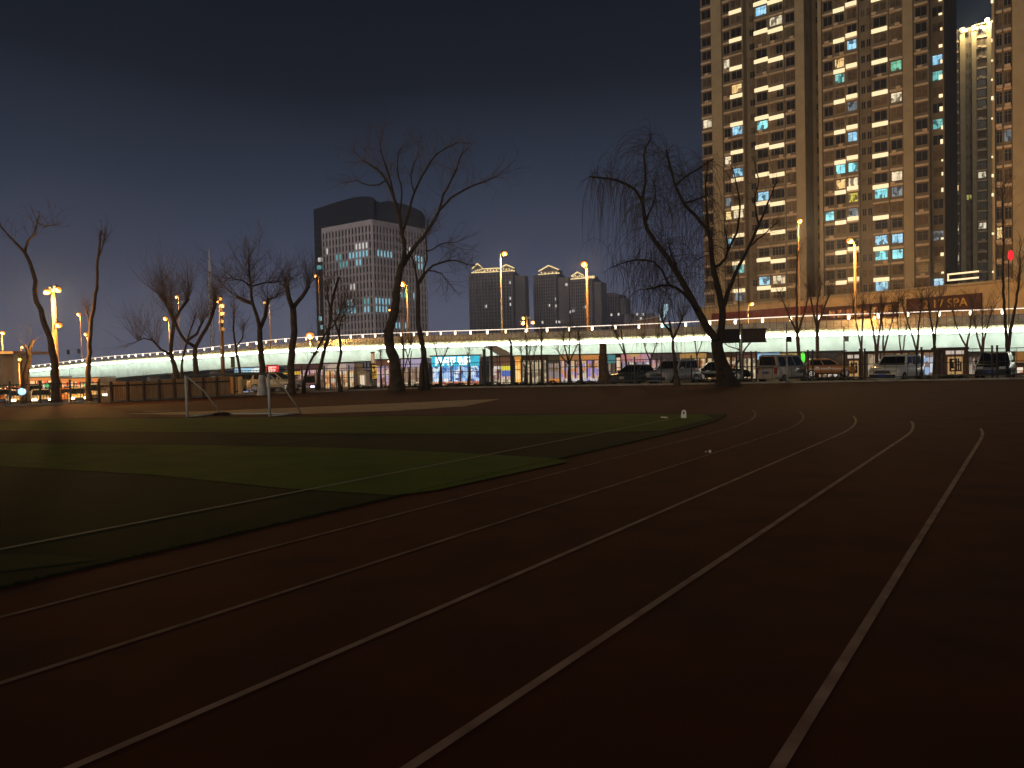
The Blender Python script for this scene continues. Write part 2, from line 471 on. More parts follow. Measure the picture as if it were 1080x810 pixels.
wallA = mat("tower_wall_tile", (0.215, 0.172, 0.118), 0.85, 0.18, 0.35)
pilA = mat("tower_pilaster_tile", (0.39, 0.315, 0.20), 0.8, 0.10, 0.5)
ledA = mat("tower_ledge_paint", (0.62, 0.49, 0.35), 0.8, 0.12, 0.6)
winD = [mat("night_window_glass", (0.018, 0.016, 0.015), 0.25, spec=0.5), mat("curtained_window", (0.10, 0.075, 0.05), 0.8, 0.5, 1.4), mat("brown_blind_window", (0.16, 0.11, 0.07), 0.8, 0.3, 2.0)]
frm = mat("window_frame_paint", (0.26, 0.22, 0.17), 0.6)
def litmat(kind):
    d = {'blue': ((0.25, 0.55, 0.80), 1.0), 'cyan': ((0.22, 0.70, 0.85), 1.0), 'teal': ((0.16, 0.50, 0.50), .75), 'white': ((0.75, 0.68, 0.48), .8), 'warm': ((0.9, 0.62, 0.27), .85),
         'green': ((0.15, 0.52, 0.36), .7), 'yel': ((0.62, 0.60, 0.12), .6), 'dim': ((0.16, 0.22, 0.28), .6)}[kind]
    n = "lit_pane_" + kind
    if n in MATS: return MATS[n]
    c = d[0]
    return goods(n, [c, tuple(x * .75 for x in c), tuple(min(1, x * 1.25 + .05) for x in c), tuple(x * .25 for x in c), tuple(min(1, x * 1.1) for x in c)], d[1], 1.7, (1, 1, .6))
bal = emit("balcony_light_panel", (1.0, 0.80, 0.46), 1.15)

def tower(name, label, fr, z0, z1, cols, depth, lit=(), floor=2.9, strip_z=38.5, quota=60):
    """cols: (px0, px1, kind); kinds p pilaster, w window column, s lit balcony bay, S raised one, n narrow pairs, r recess, d deep recess, t set back bay"""
    root = thing(name, label, "apartment tower", fr.w(0, 0, z0), world=True)
    offs = {'p': -.7, 'w': 0, 's': -.35, 'S': -.35, 'L': -.35, 'M': -.35, 'n': .5, 'r': 1.6, 'd': 4.5, 't': 2.0}
    C = [(fr.s_at(a)[0], fr.s_at(b)[0], k) for a, b, k in cols]
    outl = []
    for a, b, k in C: outl += [(a, offs[k]), (b, offs[k])]
    outl += [(C[-1][1], depth), (C[0][0], depth)]
    mb = MB(); n = len(outl)
    for a, y in outl: mb.v.append(fr.w(a, y, z0))
    for a, y in outl: mb.v.append(fr.w(a, y, z1))
    for i in range(n):
        j = (i + 1) % n; mb.face((i, j, n + j, n + i))
    mb.face([n + i for i in range(n)])
    mb.build("wall", wallA, root)
    for a, b, k in C:
        if k == 'p':
            mb = MB(); fr.box(mb, a + .05, b - .05, -.78, 0.2, z0, z1 + .8); mb.build("pilaster", pilA, root)
    mb = MB(); rest = MB(); made = 0; nac = 0; ledge = MB(); nled = 0
    # which window is lit
    want = {}
    nf = int((z1 - z0) / floor)
    base = strip_z - math.ceil((strip_z - z0) / floor) * floor
    for px, py, kind in lit:
        s_, _ = fr.s_at(px, py)
        best = min(range(len(C)), key=lambda i: abs((C[i][0] + C[i][1]) / 2 - s_) if C[i][2] != 'p' else 99)
        z = fr.s_at(px, py)[1]
        f = round((z - base - 1.75) / floor)
        half = 0 if s_ < (C[best][0] + C[best][1]) / 2 else 1
        want.setdefault((best, f), []).append((kind, half))
    for f in range(-1, nf + 1):
        zf = base + f * floor
        if zf + 2.6 > z1 or zf < z0 - 1.5: continue
        for ci, (a, b, k) in enumerate(C):
            if k == 'p': continue
            y = offs[k]; wd = b - a
            if k in 'sSwLM':
                lrest = ledge; solo = nled < 98
                if solo: ledge = MB()
                fr.box(ledge, a + .1, b - .1, y - .42, y - .004, zf - .12, zf + .14)
                if k == 'w': fr.box(ledge, a + .1, b - .1, y - .419, y - .25, zf + .141, zf + .3)
            if k in 'sSwLM' and solo: ledge.build("ledge_course", ledA, root); ledge = lrest; nled += 1
            is_strip = k in 'sSLM' and abs(((zf - strip_z) / (2 * floor)) - round((zf - strip_z) / (2 * floor))) < .1
            if is_strip:
                sb = MB(); h = .5 if k == 'S' else 0.0
                ya, yb = {'L': (y - .55, y - .85), 'M': (y - .65, y - .85)}.get(k, (y - .62, y - .62)); h = {'L': .15, 'M': -.38}.get(k, h); q0, q1 = zf - .30 + h, zf + .46 + h; g = .05 if k in 'LM' else .12
                sb.hexa([fr.w(a + g, ya, q0), fr.w(b - g, yb, q0), fr.w(b - g, y - .425, q0), fr.w(a + g, y - .425, q0), fr.w(a + g, ya, q1), fr.w(b - g, yb, q1), fr.w(b - g, y - .425, q1), fr.w(a + g, y - .425, q1)]); sb.build("balcony_light", bal, root)
            if k in 'n': spans = [(a + .15 * wd, a + .42 * wd), (a + .58 * wd, a + .85 * wd)]; h0, h1 = 1.0, 2.3
            elif k == 'r' or k == 'd': spans = [(a + .3 * wd, a + .7 * wd)]; h0, h1 = 1.0, 2.2
            else:
                spans = [(a + .1 * wd, a + .5 * wd - .02), (a + .5 * wd + .02, a + .9 * wd)] if wd > 3 else [(a + .14 * wd, a + .86 * wd)]
                h0, h1 = .92, 2.55
            for si, (x0, x1) in enumerate(spans):
                m = None
                for kind, half in want.get((ci, f), ()):
                    if len(spans) == 1 or half == si or wd < 4: m = litmat(kind)
                zz0, zz1 = zf + h0, zf + h1
                r_ = rng.random()
                if m is None: mi = 0 if r_ < .55 else (1 if r_ < .8 else 2)
                if m is not None or made < quota and fr.w(x0, 0, zf).z < 95 and r_ < .5:
                    wb = MB(); fr.box(wb, x0, x1, y - .06, y - .01, zz0, zz1)
                    o = wb.build("window", m or winD[mi], root)
                    fb = MB()
                    for q in (x0 - .06, (x0 + x1) / 2 - .03, x1): fr.box(fb, q, q + .06, y - .1, y - .065, zz0 - .05, zz1 + .05)
                    fr.box(fb, x0 - .06, x1 + .06, y - .1, y - .065, zz1 - .45, zz1 - .4)
                    fb.build("frame", frm, o); made += 1
                else:
                    fr.box(rest, x0, x1, y - .06, y - .01, zz0, zz1, mi)
                    fr.box(rest, (x0 + x1) / 2 - .03, (x0 + x1) / 2 + .03, y - .09, y - .065, zz0, zz1, 3)
            # air conditioner boxes
            if k in 'wsLM' and rng.random() < .35:
                x = rng.uniform(a + .2, b - .9)
                if nac < 60 and not is_strip: ac = MB(); fr.box(ac, x, x + .75, y - .75, y - .43, zf + .15, zf + .65); ac.build("air_conditioner", ledA, root); nac += 1
    if ledge.v: o = ledge.build("ledge_course", ledA, root); o['kind'] = 'stuff'
    o = rest.build("window", winD + [frm], root); o["kind"] = "stuff"
    pb = MB(); fr.box(pb, C[0][0], C[-1][1], 1.2, 1.5, z1, z1 + 1.1); pb.build("parapet", pilA, root)
    return root, C

A1 = P(740, 375, 166.6); B1 = P(993, 371, 138)
ang1 = math.atan2(B1.y - A1.y, B1.x - A1.x)
fr1 = Frame(A1, ang1)
lit1 = [(803, 19, 'blue'), (817, 19, 'white'), (769, 62, 'white'), (778, 88, 'warm'), (776, 145, 'blue'), (807, 139, 'cyan'), (771, 175, 'white'), (901, 54, 'blue'), (889, 62, 'warm'), (888, 76, 'teal'),
        (901, 147, 'blue'), (901, 176, 'cyan'), (780, 186, 'blue'), (774, 218, 'dim'), (782, 227, 'white'), (773, 232, 'warm'), (809, 207, 'blue'), (774, 259, 'blue'), (782, 284, 'teal'), (813, 295, 'blue'), (821, 295, 'white'), (784, 312, 'dim'),
        (892, 183, 'cyan'), (902, 193, 'white'), (891, 198, 'warm'), (904, 208, 'yel'), (876, 230, 'cyan'), (902, 223, 'dim'), (949, 187, 'white'), (934, 204, 'cyan'), (949, 203, 'dim'), (934, 250, 'blue'), (950, 250, 'blue'),
        (934, 267, 'cyan'), (950, 265, 'cyan'), (935, 299, 'blue'), (989, 250, 'dim'), (988, 295, 'blue'), (946, 77, 'green'), (947, 108, 'white'), (985, 78, 'teal'), (988, 135, 'teal'), (901, 110, 'dim'), (747, 130, 'white'), (988, 60, 'blue')]
cols1 = [(740, 752, 'w'), (752, 763, 'p'), (763, 771, 'w'), (771, 785, 's'), (785, 797, 'r'), (797, 812, 'L'), (812, 828, 'M'), (828, 840, 'w'), (840, 850, 'p'), (850, 864, 'd'), (864, 868, 'p'), (868, 880, 'w'),
         (880, 893, 's'), (893, 906, 'S'), (906, 920, 'n'), (920, 938, 's'), (938, 953, 'w'), (953, 964, 'p'), (964, 980, 'w'), (980, 994, 't')]
t1, C1 = tower("apartment_tower", "wide brown tower with pale pilasters, lit balcony bands and the most lit windows", fr1, 12.2, 104, cols1, 17, lit1)
llm = emit("landing_lamp_glow", (1, .78, .45), 1.4)
a_, b_, _ = C1[-1]
for k in range(28):
    z = 13.2 + k * 2.9 + rng.uniform(-.3, .3)
    if rng.random() < .2: continue
    mb = MB(); fr1.box(mb, b_ - .55 + rng.uniform(-.3, .1), b_ - .25, 1.75, 1.94, z, z + rng.uniform(.25, .8)); mb.build("landing_lamp", llm, t1)
# near tower at the right edge of the picture
A3 = P(1046.5, 368, 117)
fr3 = Frame(A3, ang1)
cols3 = [(1046.5, 1050, 'p'), (1050, 1058, 'w'), (1058, 1068, 'w'), (1068, 1084, 'p'), (1084, 1100, 'w'), (1100, 1112, 's'), (1112, 1130, 'p')]
t3, C3 = tower("apartment_tower", "brown tower rising out of the picture behind the red beacon, with ledges on every floor", fr3, 12.2, 92, cols3, 16, [(1060, 140, 'dim'), (1055, 245, 'warm')], quota=50, strip_z=38.0)
for k in range(24):
    z = 13.4 + k * 2.9
    if rng.random() < .25: continue
    mb = MB(); fr3.box(mb, .12, .34 + rng.uniform(-.08, .08), -.98, -.79, z, z + rng.uniform(.2, .55)); mb.build("landing_lamp", llm, t3)
# far tower between them, floodlit from its own roof
A2 = P(996, 371, 224)
fr2 = Frame(A2, rad(-31))
cols2 = [(997, 1001, 'p'), (1001, 1012, 'w'), (1012.5, 1018, 'p'), (1018, 1025, 'n'), (1025, 1030, 'p'), (1030, 1041, 'w'), (1041, 1047, 'p'), (1047, 1062, 'w')]
t2, C2 = tower("apartment_tower", "farther pale tower seen in the gap, floodlit at its roof edge", fr2, 5, fr2.s_at(1020, 32)[1], cols2, 18, [(1021, 206, 'yel'), (1008, 196, 'warm'), (1033, 185, 'white'), (1033, 240, 'white'), (1010, 243, 'white'), (1011, 270, 'white')], quota=40)
mb = MB()
s0, _ = fr2.s_at(1030); s1, _ = fr2.s_at(1056); zt = fr2.s_at(1043, 23)[1]
fr2.box(mb, s0, s1, -.3, 9, fr2.s_at(1020, 32)[1] + .85, zt); mb.build("roof_house", pilA, t2)
q = fr2.s_at(1041.5)[0]
fl = MB(); c = fr2.w(q, -1.1, zt + .2); fl.ball(c, .62); fo = fl.build("roof_floodlight", emit("floodlight_glass", (1, .8, .4), 14), t2)
lamp(t2, fr2.w(q - 1, -3.2, zt - .3), (1, .8, .42), 5200, .4)
lamp(t2, fr2.w(fr2.s_at(1020)[0], -3.4, fr2.s_at(1020, 30)[1]), (1, .8, .42), 3600, .4)
mb = MB()
for px in (1014, 1018, 1025, 1029, 1034):
    s_ = fr2.s_at(px)[0]; fr2.box(mb, s_, s_ + .7, -1.3, -.95, fr2.s_at(1020, 33)[1] - .5, fr2.s_at(1020, 33)[1] + .3)
mb.build("cornice_light", emit("cornice_light_glow", (1, .8, .4), 2.0), t2)

# ---- podium block of shops under the towers
def Zat(px, py, Y): return P(px, py, Y).z
pf = [P(738, 328, 165), P(957, 306, 128), P(1074, 295, 114), P(1200, 290, 104)]
podium = thing("podium_building", "long low tan podium with shop sign bands below the apartment towers", "building", (pf[1].x, pf[1].y, STREET_Z), world=True)
mb = MB(); pts = [(p.x, p.y) for p in pf]
bk = [(pf[-1].x + 30, pf[-1].y + 45), (pf[0].x + 28, pf[0].y + 42)]
mb.prism(pts + bk, STREET_Z, 12.15)
tan = mat("podium_render", (0.56, 0.40, 0.21), 0.85, 0.15, 0.5)
mb.build("wall", tan, podium)
def along(p, q, f): return p.lerp(q, f)
def pod_frame(i): return Frame(pf[i], math.atan2(pf[i + 1].y - pf[i].y, pf[i + 1].x - pf[i].x))
f0, f1 = pod_frame(0), pod_frame(1)
mb = MB()
for i, f in ((0, f0), (1, f1), (2, pod_frame(2))):
    L = (Vector((pf[i + 1].x, pf[i + 1].y)) - Vector((pf[i].x, pf[i].y))).length
    f.box(mb, 0, L, -.35, -.004, 11.9, 12.3)
mb.build("cornice", pilA, podium)
mb = MB(); s0 = f0.s_at(752, 328)[0]; s1 = f0.s_at(868, 328)[0]
z0, z1 = f0.s_at(800, 333.5)[1], f0.s_at(800, 329.5)[1]
f0.box(mb, s0, s1, -.5, -.005, z0 - .2, z1 + .5); mb.build("red_band", mat("dull_red_tiles", (0.20, 0.045, 0.03), .8, .3, 1.2), podium)
brown = mat("brown_sign_board", (0.085, 0.028, 0.02), .6, .2, 1)
mb = MB(); mb2 = MB(); s0 = f1.s_at(957.5, 320)[0]; s1 = f1.s_at(1036, 320)[0]; zm = f1.s_at(985, 326)[1]
f1.box(mb2, s0, s1, -.45, -.005, zm - .55, zm + 2.0)
sg = mb2.build("sign_board", brown, podium)
mb2 = MB(); s2 = f0.s_at(868, 325)[0]; s3 = f0.s_at(948, 325)[0]; zq = f0.s_at(930, 333)[1]
f0.box(mb2, s2, s3, -.45, -.005, zq - .3, zq + 2.2)
sg2 = mb2.build("sign_board", brown, podium)
amber = emit("amber_sign_letters", (0.9, 0.38, 0.06), .25)
def text(body, fr, s, y, z, size, m, parent, name="lettering", extr=.04):
    cu = bpy.data.curves.new(name, 'FONT'); cu.body = body; cu.size = size; cu.extrude = extr; cu.align_x = 'CENTER'; cu.align_y = 'CENTER'
    cu.materials.append(m)
    o = bpy.data.objects.new(name, cu); col.objects.link(o); o.parent = parent
    dg = bpy.context.evaluated_depsgraph_get(); me = bpy.data.meshes.new_from_object(o.evaluated_get(dg)); bpy.data.objects.remove(o)
    o = bpy.data.objects.new(name, me); col.objects.link(o); o.parent = parent
    o.location = fr.w(s, y, z); o.rotation_euler = (rad(90), 0, fr.ang)
    return o
tx = text("2 17 SPA", f1, f1.s_at(998, 318)[0], -.52, zm + .72, 1.9, amber, sg)
def glyphs(fr, a0, a1, y, z0, z1, n, m, parent, name="lettering", seed=1, vertical=False, th=.09):
    """square stroke characters too blurred to read in the photograph"""
    r = random.Random(seed); mb = MB()
    for i in range(n):
        if vertical:
            h = (z1 - z0) / n; x0, x1 = a0, a1; q0, q1 = z1 - (i + .92) * h, z1 - (i + .08) * h
        else:
            wd = (a1 - a0) / n; x0, x1 = a0 + (i + .08) * wd, a0 + (i + .92) * wd; q0, q1 = z0, z1
        W_, H_ = x1 - x0, q1 - q0; t = th * H_
        rows = sorted(r.sample([.05, .28, .5, .72, .93], 3))
        for v in rows: fr.box(mb, x0 + W_ * r.uniform(0, .15), x1 - W_ * r.uniform(0, .15), y, y + .05, q0 + H_ * v - t / 2, q0 + H_ * v + t / 2)
        for v in r.sample([.08, .35, .5, .65, .92], 3):
            lo = r.choice([0, 0, .3]); hi = r.choice([1, 1, .7])
            fr.box(mb, x0 + W_ * v - t / 2, x0 + W_ * v + t / 2, y + .003, y + .053, q0 + H_ * lo, q0 + H_ * hi)
    return mb.build(name, m, parent)
glyphs(f0, f0.s_at(934, 325)[0], f0.s_at(944.5, 325)[0], -.52, zq + .1, zq + 1.8, 1, amber, sg2, seed=5)
# bottom floor openings of the podium
mb = MB()
for k in range(14):
    a = f0.s_at(878 + k * 0, 325)[0] + 0
for px in range(876, 935, 9):
    s_ = f0.s_at(px, 330)[0]; f0.box(mb, s_, s_ + 1.2, -.5, -.46, zq + .1, zq + 1.5)
mb.build("sign_picture", goods("sign_pictures", [(0.25, .1, .03), (.5, .3, .1), (.12, .03, .02), (.4, .12, .04)], .35, 1.2), sg2)
mb = MB(); s0 = f1.s_at(1003, 295)[0]; s1 = f1.s_at(1036, 295)[0]; zz = f1.s_at(1003, 297)[1]
for a in (0, .95): f1.box(mb, s0, s1, -1.2, -1.05, zz + a, zz + a + .25)
f1.box(mb, s0, s0 + .2, -1.2, -1.05, zz + .2, zz + 1.0)
mb.build("terrace_light", emit("terrace_light_glow", (1, .75, .42), 1.3), podium)

# night haze over the city: even, thin, sky outside it
hz = MB(); hz.hexa([(-900, -60, -2.2), (900, -60, -2.2), (900, 860, -2.2), (-900, 860, -2.2), (-900, -60, 112), (900, -60, 112), (900, 860, 112), (-900, 860, 112)])
hm = bpy.data.materials.new("haze_air"); hm.use_nodes = True; hn = hm.node_tree
for n in list(hn.nodes):
    if n.type == 'BSDF_PRINCIPLED': hn.nodes.remove(n)
pv = hn.nodes.new("ShaderNodeVolumePrincipled"); pv.inputs["Density"].default_value = 5.5e-4; pv.inputs["Color"].default_value = (.42, .58, .98, 1); pv.inputs["Anisotropy"].default_value = 0.6
hn.links.new(pv.outputs[0], hn.nodes["Material Output"].inputs["Volume"])
ho = hz.build("haze", hm); ho["kind"] = "stuff"
sc.cycles.volume_bounces = 0
# ------------------------------------------------------------------ office block with its dark twin behind
def slab_tower(name, label, cat, fr, L, D, z0, z1, wallm, ribs, ribm, rib_w=.8, rib_d=.6, group=None):
    root = thing(name, label, cat, fr.w(0, 0, z0), world=True, group=group)
    mb = MB(); fr.box(mb, 0, L, 0, D, z0, z1); mb.build("wall", wallm, root)
    mb = MB()
    for i in range(ribs + 1):
        a = L * i / ribs; fr.box(mb, a - rib_w / 2, a + rib_w / 2, -rib_d, -.01, z0, z1 + .3)
    if mb.v: mb.build("rib", ribm, root)
    return root
Co = P(392, 232, 380); Le = P(340, 243, 402)
zt = Co.z
angL = math.atan2(Co.y - Le.y, Co.x - Le.x)
frL = Frame(Le, angL); LL = (Vector((Co.x, Co.y)) - Vector((Le.x, Le.y))).length
frR = Frame(Co, angL + rad(90)); LR = frR.s_at(448, 250)[0]
stone = mat("office_stone", (0.58, 0.53, 0.60), .8, .08, .2); stoner = mat("office_rib_stone", (0.76, 0.70, 0.78), .8, .08, .2)
office = thing("office_tower", "pale ribbed office block with scattered rows of lit windows, in front of the dark tower", "office building", (Co.x, Co.y, STREET_Z), world=True)
mb = MB()
c3 = frR.w(LR, 0, 0); c2 = frL.w(0, LR, 0)
mb.prism([(Le.x, Le.y), (Co.x, Co.y), (c3.x, c3.y), (c2.x, c2.y)], STREET_Z, zt); mb.build("wall", stone, office)
mb = MB(); NL, NR = 15, 17
for fr, L, n in ((frL, LL, NL), (frR, LR, NR)):
    for i in range(n + 1):
        a = L * i / n; fr.box(mb, max(-.1, a - .55), min(L + .1, a + .55), -.55, -.01, STREET_Z, zt + .25)
    fr.box(mb, 0, L, -.57, -.02, zt - 2.2, zt + .3)
mb.build("rib", stoner, office)
wd_ = mat("office_window_glass", (0.02, 0.022, 0.03), .2, spec=.5)
litL = [(345, 266, 1, 'w'), (359, 271, 2, 't'), (363, 279, 3, 't'), (382, 267, 6, 'b'), (384, 259, 4, 'w'), (382, 276, 2, 'b'), (375, 301, 2, 'w'), (372, 317, 2, 'b'), (367, 326, 6, 'b'), (389, 316, 2, 't'), (389, 325, 2, 'b'), (355, 304, 1, 'w')]
litR = [(404, 267, 5, 'b'), (406, 315, 6, 'b'), (404, 324, 4, 'b'), (431, 262, 3, 'w'), (442, 271, 3, 'b'), (443, 280, 3, 'b'), (424, 309, 3, 't'), (437, 310, 1, 'b'), (424, 346, 4, 'b')]
OM = {'w': emit("office_white_pane", (.80, .80, .74), .85), 't': emit("office_teal_pane", (.12, .50, .52), .75), 'b': emit("office_blue_pane", (.28, .68, .80), .85)}
mb = MB()
for fr, L, n, lits in ((frL, LL, NL, litL), (frR, LR, NR, litR)):
    on = {}
    for px, py, cnt, k in lits:
        s_, z = fr.s_at(px, py); f = round((zt - z) / 4.0); c = int(s_ / L * n)
        for j in range(cnt): on[(c - cnt // 2 + j, f)] = k
    for f in range(1, 23):
        zc = zt - f * 4.0
        for c in range(n):
            a = L * (c + .5) / n; hw = L / n * .5 - .55
            k = on.get((c, f))
            if k:
                b2 = MB(); fr.box(b2, a - hw, a + hw, -.12, -.03, zc - 1.5, zc + 1.4); b2.build("lit_window", OM[k], office)
            else: fr.box(mb, a - hw, a + hw, -.10, -.03, zc - 1.5, zc + 1.4)
o = mb.build("window", wd_, office); o["kind"] = "stuff"
# dark twin with a curved crown
Dk = P(331, 300, 485)
frD = Frame(Dk, 0.0)
dark = thing("dark_tower", "dark blue glass tower with a curved sloping top behind the pale office block", "office building", (Dk.x, Dk.y, STREET_Z), world=True)
prof = []
for px, py in ((330.5, 221), (340, 218), (352, 214), (364, 210.5), (374, 208), (384, 207), (391, 207.5), (394.5, 209)):
    s_, z = frD.s_at(px, py); prof.append((s_, z))
mb = MB(); dglass = mat("dark_blue_glass", (0.018, 0.026, 0.05), .5, .25, .05, spec=.08)
def extr(mb, fr, prof, y0, y1, z0):
    n = len(prof); b = len(mb.v)
    ring = [(prof[0][0], z0)] + prof + [(prof[-1][0], z0)]
    m_ = len(ring)
    for y in (y0, y1):
        for s_, z in ring: mb.v.append(fr.w(s_, y, z))
    mb.face([b + i for i in range(m_)]); mb.face([b + m_ + i for i in range(m_)][::-1])
    for i in range(m_):
        j = (i + 1) % m_; mb.face((b + i, b + m_ + i, b + m_ + j, b + j))
extr(mb, frD, prof, 0, 26, STREET_Z); mb.build("wall", dglass, dark)
prof2 = [frD.s_at(px, py) for px, py in ((395, 210.5), (400, 212.5), (408, 210.5), (425, 214), (438, 219), (444, 222))]
mb = MB(); extr(mb, frD, prof2, 3, 24, STREET_Z); mb.build("stepped_wing", dglass, dark)
mb = MB()
for k in range(1, 24):
    z = 94 - 4 * k; frD.box(mb, prof[0][0], prof[-1][0], -.25, -.02, z, z + .35)
mb.build("floor_band", mat("dark_mullion", (0.05, 0.055, 0.075), .5), dark)
for px, py, k in ((337, 274, 'w'), (341, 274, 'w'), (338.5, 282, 't'), (341.5, 282, 't'), (336, 282, 't'), (338, 336, 'b'), (339, 345, 'b')):
    s_, z = frD.s_at(px, py); b2 = MB(); frD.box(b2, s_ - .9, s_ + .9, -.4, -.27, z - 1.3, z + 1.3); b2.build("lit_window", OM[k], dark)

# ------------------------------------------------------------------ distant residential towers with gold lit crowns
farw = mat("distant_tower_render", (0.36, 0.335, 0.385), .9, .1, .1); farr = mat("distant_tower_rib", (0.50, 0.46, 0.52), .9, .1, .1)
gold = emit("gold_crown_light", (1.0, .74, .34), 1.5)
fw = emit("far_lit_window", (.85, .82, .75), 1.0)
def far_tower(label, px0, px1, px2, pyt, Y, nrib, crown, wins, seed):
    a, b = P(px0, pyt, Y), P(px1, pyt, Y * .985); fr = Frame(a, math.atan2(b.y - a.y, b.x - a.x)); L = (b - a).xy.length
    zt = a.z; root = thing("far_apartment_tower", label, "apartment tower", (a.x, a.y, STREET_Z), world=True)
    r = random.Random(seed)
    c = P(px2, pyt + 3, Y * 1.02)
    D = 22
    mb = MB(); fr.box(mb, 0, L, 0, D, STREET_Z, zt)
    s2 = fr.s_at(px2, pyt)[0]; fr.box(mb, L + .01, s2, 6, D - 2, STREET_Z, zt - 3.5)
    mb.build("wall", farw, root)
    mb = MB()
    for i in range(nrib):
        q = L * (i + .5) / nrib + r.uniform(-.4, .4); wdt = r.uniform(.35, 1.1); fr.box(mb, q - wdt / 2, q + wdt / 2, -.7, -.01, STREET_Z, zt - r.choice([0, 0, 3, 6]))
    mb.build("rib", farr, root)
    mb = MB()
    for i in range(nrib):
        q = L * (i + 1) / nrib
        if q > L - .6: continue
        for f in range(1, 30):
            z = zt - f * 3.0 - 1
            if z < 4: break
            fr.box(mb, q - .55, q + .35, -.06, -.012, z, z + 1.5)
    o = mb.build("window", wd_, root); o["kind"] = "stuff"
    # crown: pavilions with lit outlines
    for (x0, x1, ybase, ytop, kind) in crown:
        s0, s1 = fr.s_at(x0, pyt)[0], fr.s_at(x1, pyt)[0]; zb_, zp = max(zt, fr.s_at((x0 + x1) / 2, ybase)[1]), fr.s_at((x0 + x1) / 2, ytop)[1]
        mb = MB(); lb = MB(); mid = (s0 + s1) / 2
        if kind == 'gable':
            zm = zb_ + (zp - zb_) * .45
            fr.box(mb, s0, s1, 2, 12, zt - .1, zm)
            ring = [(s0, zm), (mid, zp), (s1, zm)]
            b = len(mb.v)
            for y in (1.5, 12.5):
                for s_, z in ring: mb.v.append(fr.w(s_, y, z + .01))
            mb.face((b, b + 1, b + 2)); mb.face((b + 5, b + 4, b + 3)); mb.face((b, b + 3, b + 4, b + 1)); mb.face((b + 1, b + 4, b + 5, b + 2))
            for p_, q_ in (((s0 - 1, zm), (mid, zp + .2)), ((mid, zp + .2), (s1 + 1, zm)), ((s0 - 1.5, zb_ + .3), (s1 + 1.5, zb_ + .3))):
                lb.bar(fr.w(p_[0], 1.2, p_[1]), fr.w(q_[0], 1.2, q_[1]), .7, .9)
            for k in range(5):
                s_ = s0 + (s1 - s0) * (k + .5) / 5; lb.box(fr.w(s_, 1.2, zb_ + r.uniform(1, 3)), (.9, .5, 1.2), rz=fr.ang)
        else:
            fr.box(mb, s0, s1, 2, 12, zt - .1, zp)
            for z in (zb_ + .4, zp):
                lb.bar(fr.w(s0 - .5, 1.3, z), fr.w(s1 + .5, 1.3, z), .6, .8)
            n = max(2, int((s1 - s0) / 2.5))
            for k in range(n):
                s_ = s0 + (s1 - s0) * (k + .5) / n; lb.box(fr.w(s_, 1.5, (zb_ + zp) / 2 + r.uniform(-.6, .6)), (1.0, .5, 1.3), rz=fr.ang)
        cr_ = mb.build("crown", farw, root); lb.build("outline_light", gold, cr_)
    rb = MB()
    for k in range(3):
        q = r.uniform(.1, .8) * L; fr.box(rb, q, q + r.uniform(2, 5), 13, 18, zt + .003, zt + r.uniform(1.5, 3.5))
    q = r.uniform(.2, .8) * L; rb.bar(fr.w(q, 12.5, zt), fr.w(q, 12.5, zt + 7), .25); rb.build('plant_room', farr, root)
    for x, y in wins:
        s_, z = fr.s_at(x, y); b2 = MB(); fr.box(b2, s_ - .9, s_ + .9, -.35, -.07, z - 1.2, z + 1.2); b2.build("lit_window", fw, root)
    return root
far_tower("wide far tower with a long gold lit roof line between two lit gables", 494, 541, 552, 288.5, 690, 15, [(498.5, 508, 287.5, 278, 'gable'), (509, 525, 287.5, 283, 'flat'), (526.5, 541, 287.5, 279, 'gable')], [(512.5, 323), (538.5, 314.5), (538.5, 321), (538.5, 298)], 1)
far_tower("narrow far tower with a single pointed gold lit gable", 562, 586, 597, 290.5, 720, 10, [(568.5, 588, 290, 280, 'gable')], [(580, 322), (585.5, 315.5), (586, 322.5), (586.5, 339.5), (590, 339.5), (572, 340)], 2)
far_tower("far tower with a stepped gold lit crown behind an orange lamp", 601, 624, 631, 295, 700, 10, [(603, 614, 294, 287, 'gable'), (615, 626, 294.5, 291.5, 'flat')], [(597.5, 300), (602, 329), (617, 324), (605, 328)], 3)
far_tower("unlit dark far tower with two small gables, right of the gold crowned towers", 630, 652, 657, 312, 760, 9, [], [(645, 332), (652.5, 331.5), (631, 340)], 4)
mb = MB()
low = thing("low_far_block", "low dark far block left of the willow with two lit windows", "building", P(664, 345, 620).xy.to_3d() + Vector((0, 0, STREET_Z)), world=True)
a = P(658, 331, 620); fr = Frame(a, 0.05); b = fr.s_at(690, 331)[0]
mb = MB(); fr.box(mb, 0, b, 0, 25, STREET_Z, a.z); mb.build("wall", farw, low)
mb = MB()
for k in range(7): fr.box(mb, k * b / 7 + 1, k * b / 7 + 2.6, -.2, -.02, STREET_Z, a.z - 2)
mb.build("rib", farr, low)
for px, py in ((672, 331.5), (678, 331.5), (676, 336)):
    s_, z = fr.s_at(px, py); b2 = MB(); fr.box(b2, s_ - .8, s_ + .8, -.3, -.21, z - 1, z + 1); b2.build("lit_window", fw, low)
